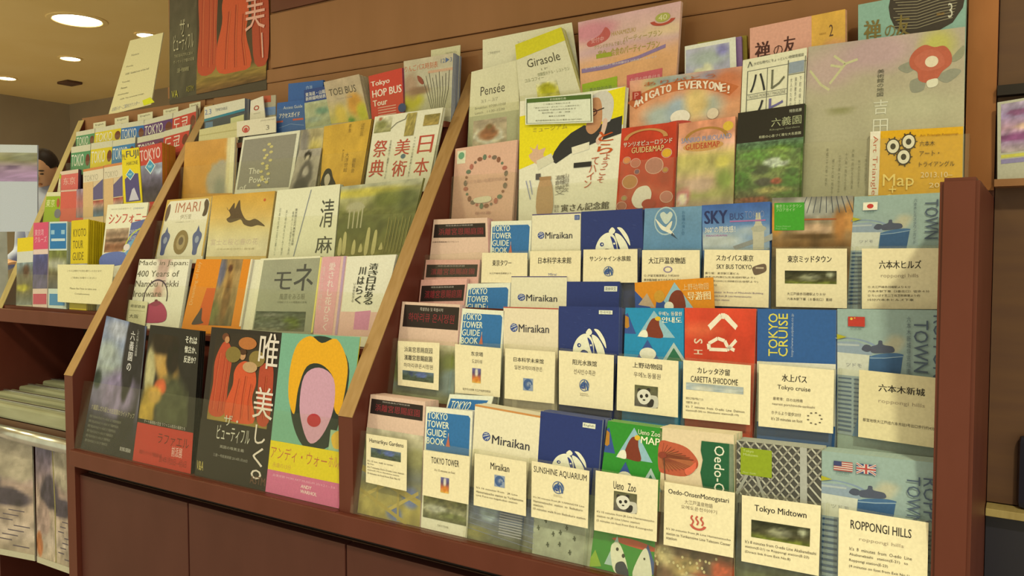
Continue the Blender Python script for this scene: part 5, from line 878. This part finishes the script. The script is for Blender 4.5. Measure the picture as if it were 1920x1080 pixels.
def saiten(a):
    a.ph(2, 2, 28, 26, 12, ['dedab8', 'b8b488', '8c8a54'], [(40, 50, 34, 26, '84844c', .8), (30, 10, 10, 10, 'b86a4a', .6)], (6, .25))
    for i, ch in enumerate('日本'): a.t(ch, 74, 38 + i*33, 95, 64 + i*33, 'b84434', b=.006)
    for i, ch in enumerate('美術'): a.t(ch, 40, 40 + i*32, 62, 64 + i*32, 'b84434', b=.006)
    for i, ch in enumerate('祭典'): a.t(ch, 6 if i == 0 else 4, 38 + i*30, 27, 64 + i*30, 'b84434', b=.006)
    a.l('6a6850', [(28, 22), (36, 14), (48, 10), (50, 4)], 1).ph(50, 2, 64, 36, 10, ['a89850', '9a8a48'], (), (8, .4)).ph(76, 8, 98, 24, 10, ['8a7c40', 'a8904a'], (), (6, .3)).t('トーハクで日本の美とであう', 66, 38, 69, 98, '5a5848', v=1).t('日本美術のご鑑賞をたのしむ', 30, 40, 33, 98, '5a5848', v=1).e('56707c', 54, 66, 3.4, 3.4)
sheet('flyer', 'white flyer with large red kanji, right end of the fourth row', b4, [(703, 219), (850, 199), (806, 332), (685, 340)], 'e0dcbc', saiten, n=2, t=.0025, edge='d0cca0', off=.002)

# ================================================================= middle bay, top row
sheet('timetable', 'white timetable with teal stripe, left of the top row', b5, [(383, 201), (459, 184), (459, 240), (383, 248)], 'd0ccb0', lambda a: (a.p('2a7a8c', [(0, 48), (100, 34), (100, 42), (0, 58)]), a.p('3c4450', [(0, 58), (100, 42), (100, 100), (0, 100)]), a.r('5c7a98', 3, 62, 22, 90), a.p('c8c890', [(66, 60), (98, 54), (98, 76), (66, 80)]), a.t('2.3', 2, 12, 18, 32, '7080a8'), a.t('TIMETABLE', 28, 16, 58, 26, '8a8c88')), n=6, t=.003, edge='78828c')
sheet('leaflet', 'small white airline card with a red crest leaning in the top row', b5, [(470, 189), (493, 180), (498, 230), (468, 232)], 'dad2b8', lambda a: (a.ring('a04030', 46, 38, 20, 10, .4, 14), a.r('b8b098', 24, 58, 70, 61)), t=.002, off=.004)
sheet('leaflet', 'reddish leaflet corner behind the small airline card', b5, [(494, 180), (517, 178), (517, 225), (494, 228)], 'a8a084', lambda a: a.r('b8563c', 0, 0, 62, 26).r('6a88b0', 10, 46, 100, 78), off=-.006, t=.002)
sheet('leaflet', 'wide cream fare card in the lower left of the top row', b5, [(374, 243), (447, 228), (447, 262), (372, 270)], 'c4bc84', lambda a: a.r('b0a66c', 0, 40, 100, 46) and None, off=.017, t=.002, ext=False)
sheet('leaflet', 'cream airline fare card with a red round crest', b5, [(444, 228), (517, 218), (517, 248), (444, 257)], 'd8d0b0', lambda a: (a.ring('b84a40', 24, 56, 10, 24, .3, 16), a.e('b84a40', 24, 60, 5, 14), a.t('JAPAN AIRLINES', 62, 12, 98, 22, 'b0a890'), a.t('3', 76, 48, 84, 78, '8a8470')), off=.019, t=.002, ext=False)
def access(a, f):
    a.r('2c5a98', 0, 0, 100, 100)
    if f: a.t('Access Guide', 24, 14, 92, 24, 'c8ccc0').t('アクセスガイド', 10, 36, 82, 52, 'e0dcc8', b=.02).r('b85040', 0, 60, 24, 66).r('b85040', 58, 58, 94, 64).l('88a0b8', [(10, 84), (50, 74), (96, 82)], 1.2)
    else: a.t('空港', 52, 8, 70, 22, '9cb0c0').t('東京', 60, 28, 78, 40, '9cb0c0').t('GUIDE', 50, 44, 90, 54, '9cb0c0')
sheet('leaflet', 'blue access guide standing tallest at the back of its group', b5, [(541, 157), (606, 150), (604, 245), (539, 248)], '2c5a98', lambda a: access(a, 0), off=-.004, n=2, t=.002)
sheet('leaflet', 'blue access guide with white katakana title in front', b5, [(520, 193), (571, 187), (573, 245), (517, 250)], '2c5a98', lambda a: access(a, 1), off=.005, n=2, t=.002)
sheet('timetable', 'navy-topped express train timetable beside the blue guides', b5, [(570, 169), (613, 161), (623, 232), (573, 240)], 'a8b090', lambda a: (a.r('24407c', 0, 0, 100, 34), a.t('東海道・山陽\n新幹線時刻表', 6, 8, 90, 30, 'd8d4c0', b=.01), a.ph(0, 36, 100, 100, 14, ['b0b48c', 'a8b08c', '9aa078'], [(70, 40, 26, 14, '6a9078', .8), (30, 70, 30, 10, '8c9c88', .9)], (7, .2))), off=.008, n=1, t=.002)
def toei(a):
    a.ph(0, 0, 100, 100, 20, ['bca888', 'b8a684', 'b8a884', 'bcae6c', 'b4ac54'], [(30, 82, 14, 24, 'c8b04c', .7), (74, 62, 20, 26, 'c8923a', .6), (88, 80, 14, 20, 'b8b434', .6), (56, 96, 8, 6, '5c8838', .6)], (7, .12)); a.t('TOEI BUS', 10, 20, 84, 36, '4a4238', b=.006).t('Route Guide', 28, 42, 70, 47, 'a09078')
sheet('leaflet', 'tan city bus leaflet with orange and yellow shapes', b5, [(607, 154), (673, 139), (692, 225), (621, 232)], 'b8a684', toei, off=.010, n=8, t=.0018, gap=.0034, edge='c8bc98')
sheet('leaflet', 'red hop bus tour leaflet in the top row', b5, [(691, 143), (754, 127), (757, 212), (697, 222)], 'c43c30', lambda a: (a.t('Tokyo', 6, 15, 62, 30, 'e8dcc4', b=.03), a.t('HOP BUS', 8, 36, 96, 53, 'e8dcc4', b=.03), a.t('Tour', 8, 60, 52, 74, 'e8dcc4', b=.03), [a.r('dca890', 22, 78 + i*6, 78, 80 + i*6) for i in range(4)], a.e('2c4070', 96, 88, 12, 10)), off=.004, n=1, t=.002, edge='3a4468')
def winter(a):
    a.ph(0, 0, 100, 100, 20, ['c4b898', 'bcb698', 'b8b498', 'b4b08c'], [(16, 78, 22, 20, 'b8b030', .6), (14, 50, 18, 24, 'a88c70', .7), (30, 60, 22, 8, '8a6a50', .7)], (7, .1)); a.t('りんごバス時刻表', 2, 10, 70, 22, 'b86038', b=.006).r('c8a080', 50, 26, 100, 31).t('12▶3', 76, 6, 98, 16, '54688c').blob('8c4434', [(28, 32), (36, 36), (42, 46), (38, 50), (30, 42)])
    for i in range(9): x = 48 + i*5.6; a.l('4a463c', [(x - 4 + (i - 4)*1.2, 40 - (i % 3)*5), (x, 66), (58 + i*3.4, 98)], .9)
sheet('timetable', 'cream winter bus timetable with bare trees, right of the top row', b5, [(757, 115), (864, 97), (862, 200), (760, 212)], 'bcb698', winter, n=7, t=.0034, edge='8c94a0')
sheet('paper_sheet', 'small cream sheet behind the winter bus timetable', b5, [(808, 94), (889, 80), (889, 140), (808, 150)], 'd0ca9c', lambda a: a.t('ご自由にお取りください', 50, 16, 90, 24, 'a09a74') and None, off=-.022, t=.0015)

# ================================================================= left bay
def tokyo_g(col, txt='TOKYO', face='6a3424'):
    def f(a):
        a.r('c8c4a4', 0, 0, 100, 26).r(col, 0, 26, 100, 100).e(face, 88, 62, 11, 24).t(txt, 4, 34, 68, 84, 'dcd8c0')
    return f
L = [('green', '4f8a5c', 140, 248, 178, 241, 176, 274, 138, 280, 'TOKIO'), ('yellow', 'd0bc28', 179, 241, 228, 231, 226, 266, 176, 272, 'TOKIO'), ('blue', '2a68a4', 228, 232, 270, 225, 270, 262, 226, 266, 'TOKYO'), ('purple', '5a3468', 271, 226, 324, 212, 322, 250, 268, 260, 'TOKYO'), ('red', 'bc4034', 325, 212, 384, 195, 378, 240, 322, 250, '도쿄')]
for nm, c_, x0, y0, x1, y1, x2, y2, x3, y3, tx in L:
    sheet('leaflet', nm + ' city handbook at the top of the left bay', a5, [(x0, y0), (x1, y1), (x2, y2), (x3, y3)], c_, tokyo_g(c_, tx), n=1, t=.003, edge='b8b090')
L = [('green', '4f8a5c', 134, 276, 170, 270, 168, 317, 132, 320, 'TOKIO'), ('yellow', 'd0bc28', 171, 269, 212, 263, 209, 309, 169, 315, 'TOKIO'), ('blue', '3a78a4', 211, 264, 254, 257, 252, 300, 209, 308, 'TOKYO'), ('purple', '6a3c5c', 258, 258, 308, 247, 305, 290, 256, 300, 'TOKYO'), ('red', 'bc4034', 308, 246, 360, 233, 350, 275, 305, 290, '도쿄')]
for nm, c_, x0, y0, x1, y1, x2, y2, x3, y3, tx in L:
    sheet('leaflet', nm + ' city handbook one row below the top, left bay', a4, [(x0, y0), (x1, y1), (x2, y2), (x3, y3)], c_, tokyo_g(c_, tx), n=1, t=.003, edge='b8b090')
for i, (x0, y0, x1, y1) in enumerate(((175, 231, 198, 227), (215, 222, 241, 217), (258, 215, 286, 209), (306, 206, 334, 200), (355, 195, 384, 189))):
    sheet('index_tag', 'cream index tag sticking up behind the ' + ['green', 'yellow', 'blue', 'purple', 'red'][i] + ' top handbook', a5, [(x0, y0), (x1, y1), (x1, y1 + 30), (x0, y0 + 30)], 'cfc9a0', lambda a: a.t('English', 18, 10, 84, 22, '6a644c') and None, off=-.012, t=.001, cat='tag')
a3 = Plane(a2.Yb + .028, a2.Zb); a3.lim = (-2.383, -1.83)
sheet('leaflet', 'lime and cream leaflet at the left edge of the middle left row', a3, [(94, 328), (115, 326), (114, 362), (92, 363)], 'd0c898', lambda a: a.r('9cae20', 0, 0, 100, 24).t('東京', 14, 44, 84, 74, 'e4dcbc') and None, n=1, t=.002)
sheet('leaflet', 'salmon leaflet with a dark spine behind, middle left row', a3, [(113, 322), (147, 317), (146, 362), (113, 364)], 'c8605a', lambda a: a.r('d0b8a0', 0, 0, 100, 16).t('东京', 18, 30, 84, 62, 'dca898', b=.01) and None, n=2, t=.003, edge='3c3450')
sheet('leaflet', 'lime green leaflet at the front left of the middle row', a2, [(82, 361), (114, 360), (112, 408), (80, 409)], '8ca424', lambda a: a.r('ccc89c', 0, 0, 100, 16).t('東京', 6, 28, 64, 58, 'd8d898').e('a85038', 86, 42, 10, 18).e('6a6a78', 86, 84, 20, 18), n=2, t=.002)
sheet('leaflet', 'salmon leaflet in front, middle left row', a2, [(114, 357), (157, 354), (156, 408), (112, 409)], 'c4584c', lambda a: a.r('c8a894', 0, 0, 100, 6).ph(70, 0, 100, 100, 8, ['8a7a8c', 'b87068', '7c6c74'], (), (4, .4)) and None, n=2, t=.002)
def tw_art(a):
    a.r('c47a44', 0, 0, 100, 5).r('d0c4a4', 0, 5, 100, 28).t('TOKYO', 6, 14, 74, 26, 'a09880').r('ccaa78', 0, 28, 50, 100).p('5c5478', [(50, 42), (98, 26), (98, 66), (50, 66)]).ph(50, 68, 100, 100, 10, ['9a4038', 'c0a088', '4c5468', '4c6c84'], (), (4, .4))
sheet('leaflet', 'cream city leaflet with violet shape, left one of two', a2, [(156, 318), (194, 311), (194, 405), (156, 408)], 'ccb48c', tw_art, n=2, t=.003, edge='c8b890')
sheet('leaflet', 'cream city leaflet with violet shape, right one of two', a2, [(195, 310), (230, 304), (231, 400), (195, 405)], 'ccb48c', tw_art, n=2, t=.003, off=.002, edge='c8b890')
def fuji(a, red=0):
    if red:
        a.r('b83c34', 0, 0, 100, 34).t('TOKYO', 2, 6, 92, 26, 'd8b8ac', b=.02).ph(0, 34, 100, 100, 16, ['8a90a0', '6a6478', '3c3440', '4c4444'], [(80, 20, 20, 10, '98a0ac', .8)], (9, .3)); d = (46, 38, 24, 14)
    else:
        a.r('d8c41c', 0, 0, 100, 100).t('FUJI', 26, 4, 96, 20, '2c3450', b=.02).t('Mt.', 2, 8, 24, 20, '5c5430').t('HAKONE', 26, 24, 90, 31, '4c4834').p('4c4474', [(12, 56), (46, 46), (88, 48), (92, 98), (14, 98)]).p('c0bcc4', [(30, 96), (50, 76), (62, 73), (84, 96)]); d = (44, 48, 26, 11)
    cx, cy, rx, ry = d; a.p('c8d4cc', [(cx - rx, cy), (cx, cy - ry), (cx + rx, cy), (cx, cy + ry)]).p('3a8cac', [(cx - rx*.82, cy), (cx, cy - ry*.82), (cx + rx*.82, cy), (cx, cy + ry*.82)]).t('MAP', cx - rx*.4, cy - ry*.2, cx + rx*.4, cy + ry*.2, 'b8dce0')
sheet('leaflet', 'yellow mountain map leaflet with blue diamond, left bay', a2, [(228, 281), (260, 276), (267, 378), (232, 382)], 'd8c41c', lambda a: fuji(a), off=.006, n=1, t=.002)
sheet('leaflet', 'red-topped city map leaflet with blue diamond, left bay', a2, [(261, 277), (304, 267), (308, 376), (267, 380)], 'b83c34', lambda a: fuji(a, 1), off=.004, n=10, t=.0034, edge='c8822c')
def symph(a):
    a.r('dedab8', 0, 0, 100, 100).t('TOKYO BAY CRUISE 東京湾クルーズ', 10, 7, 60, 10, '8a8468').t('SYMPHONY', 66, 8, 92, 11, '6a7890').t('シンフォニー', 8, 17, 104, 34, 'b84038', b=.015).ph(4, 42, 62, 82, 18, ['c0a888', '8a7058', 'b89878', '7a5038', '9a7050'], [(50, 50, 60, 8, '5a4434', .9)], (7, .3)).p('5c6494', [(66, 34), (106, 28), (106, 46), (62, 70)]).t('DINNER\nCRUISE', 64, 46, 84, 64, 'b8bcc0')
    a.p('6c9cb8', [(62, 70), (108, 46), (104, 100), (4, 100), (4, 86), (62, 84)]).blob('6070a8', [(0, 86), (40, 82), (62, 88), (60, 104), (0, 104)]).ring('b8c04c', 104, 92, 52, 50, .05, 16, 100, 170).e('d8ccc0', 62, 76, 8, 6)
sheet('flyer', 'white bay cruise flyer with red katakana, left bay', a1, [(202, 384), (302, 378), (296, 488), (190, 494)], 'dedab8', symph, off=-.02, n=1, t=.002)
sheet('leaflet', 'yellow-topped leaflet at the left end of the lowest left row', a1, [(33, 447), (63, 444), (60, 577), (30, 577)], 'a8a488', lambda a: (a.r('d0b820', 0, 0, 100, 20), a.r('c0c0b0', 0, 20, 100, 36), a.ph(0, 36, 100, 96, 14, ['7c8c8c', '6a6450', '5c5438', '707870'], [(60, 20, 20, 14, '5a4030', .8), (40, 60, 40, 8, 'a8a030', .8)], (7, .4), ny=20)), n=3, t=.003)
sheet('leaflet', 'pink-topped leaflet in the lowest left row', a1, [(63, 418), (91, 416), (88, 577), (61, 577)], 'd0b8a8', lambda a: (a.r('c44a68', 0, 0, 100, 32), a.t('東京湾\nクルーズ', 10, 8, 90, 24, 'd8a0a8', b=.01), a.ph(0, 38, 100, 78, 12, ['4c5080', '4c4868', '5c5474'], (), (6, .3)), a.r('b8405c', 4, 84, 96, 96)), n=3, t=.003)
sheet('leaflet', 'blue-topped leaflet in the lowest left row', a1, [(93, 416), (126, 415), (124, 578), (90, 577)], 'c0ccc0', lambda a: (a.r('1f6ca0', 4, 2, 96, 32), a.r('b8c8c8', 12, 20, 90, 23), a.r('88b0c0', 10, 10, 30, 15), a.r('88b0c0', 68, 10, 88, 15), a.ph(0, 34, 100, 78, 12, ['6c7438', '787a48', '5c5440', '4c4c50'], [(50, 36, 60, 14, 'a8a890', .9)], (6, .4)), a.r('3a80b0', 8, 84, 92, 97)), n=3, t=.003, edge='b8c4b0')
sheet('leaflet', 'yellow guide leaflet at the front of a thick stack, lowest left row', a1, [(134, 414), (166, 411), (162, 579), (130, 578)], 'ccb41c', lambda a: (a.t('KYOTO\nTOUR\nGUIDE', 12, 10, 88, 46, '6a5c20'), a.ph(0, 50, 100, 86, 12, ['8a8ca0', '5c5c84', '6a6c88'], (), (5, .3))), n=9, t=.0045, gap=.0062, edge='ccb41c')
sheet('notice_card', 'cream landscape notice card with faint lines, lowest left row', a1, [(108, 496), (214, 496), (205, 572), (108, 566)], 'd8cf9c', lambda a: [a.t(t_, x, y, x + ww, y + 5, '8a8260') for t_, x, y, ww in (('こちらは無料でお持ち帰りいただけます', 18, 14, 62), ('ご自由にお取りください', 26, 32, 46), ('Please feel free to take one', 24, 60, 50), ('Complimentary', 34, 74, 28))] and None, off=.016, t=.001, cat='card', ext=False)
for p_, nm, h in ((a1, 'lowest', .085), (a2, 'middle', .05), (a4, 'upper', .035), (a5, 'top', .03)):
    wide_pane('clear pocket along the %s row of the left bay' % nm, p_, -2.38, -1.832, h, off=.014 if p_ is not a2 else .010)
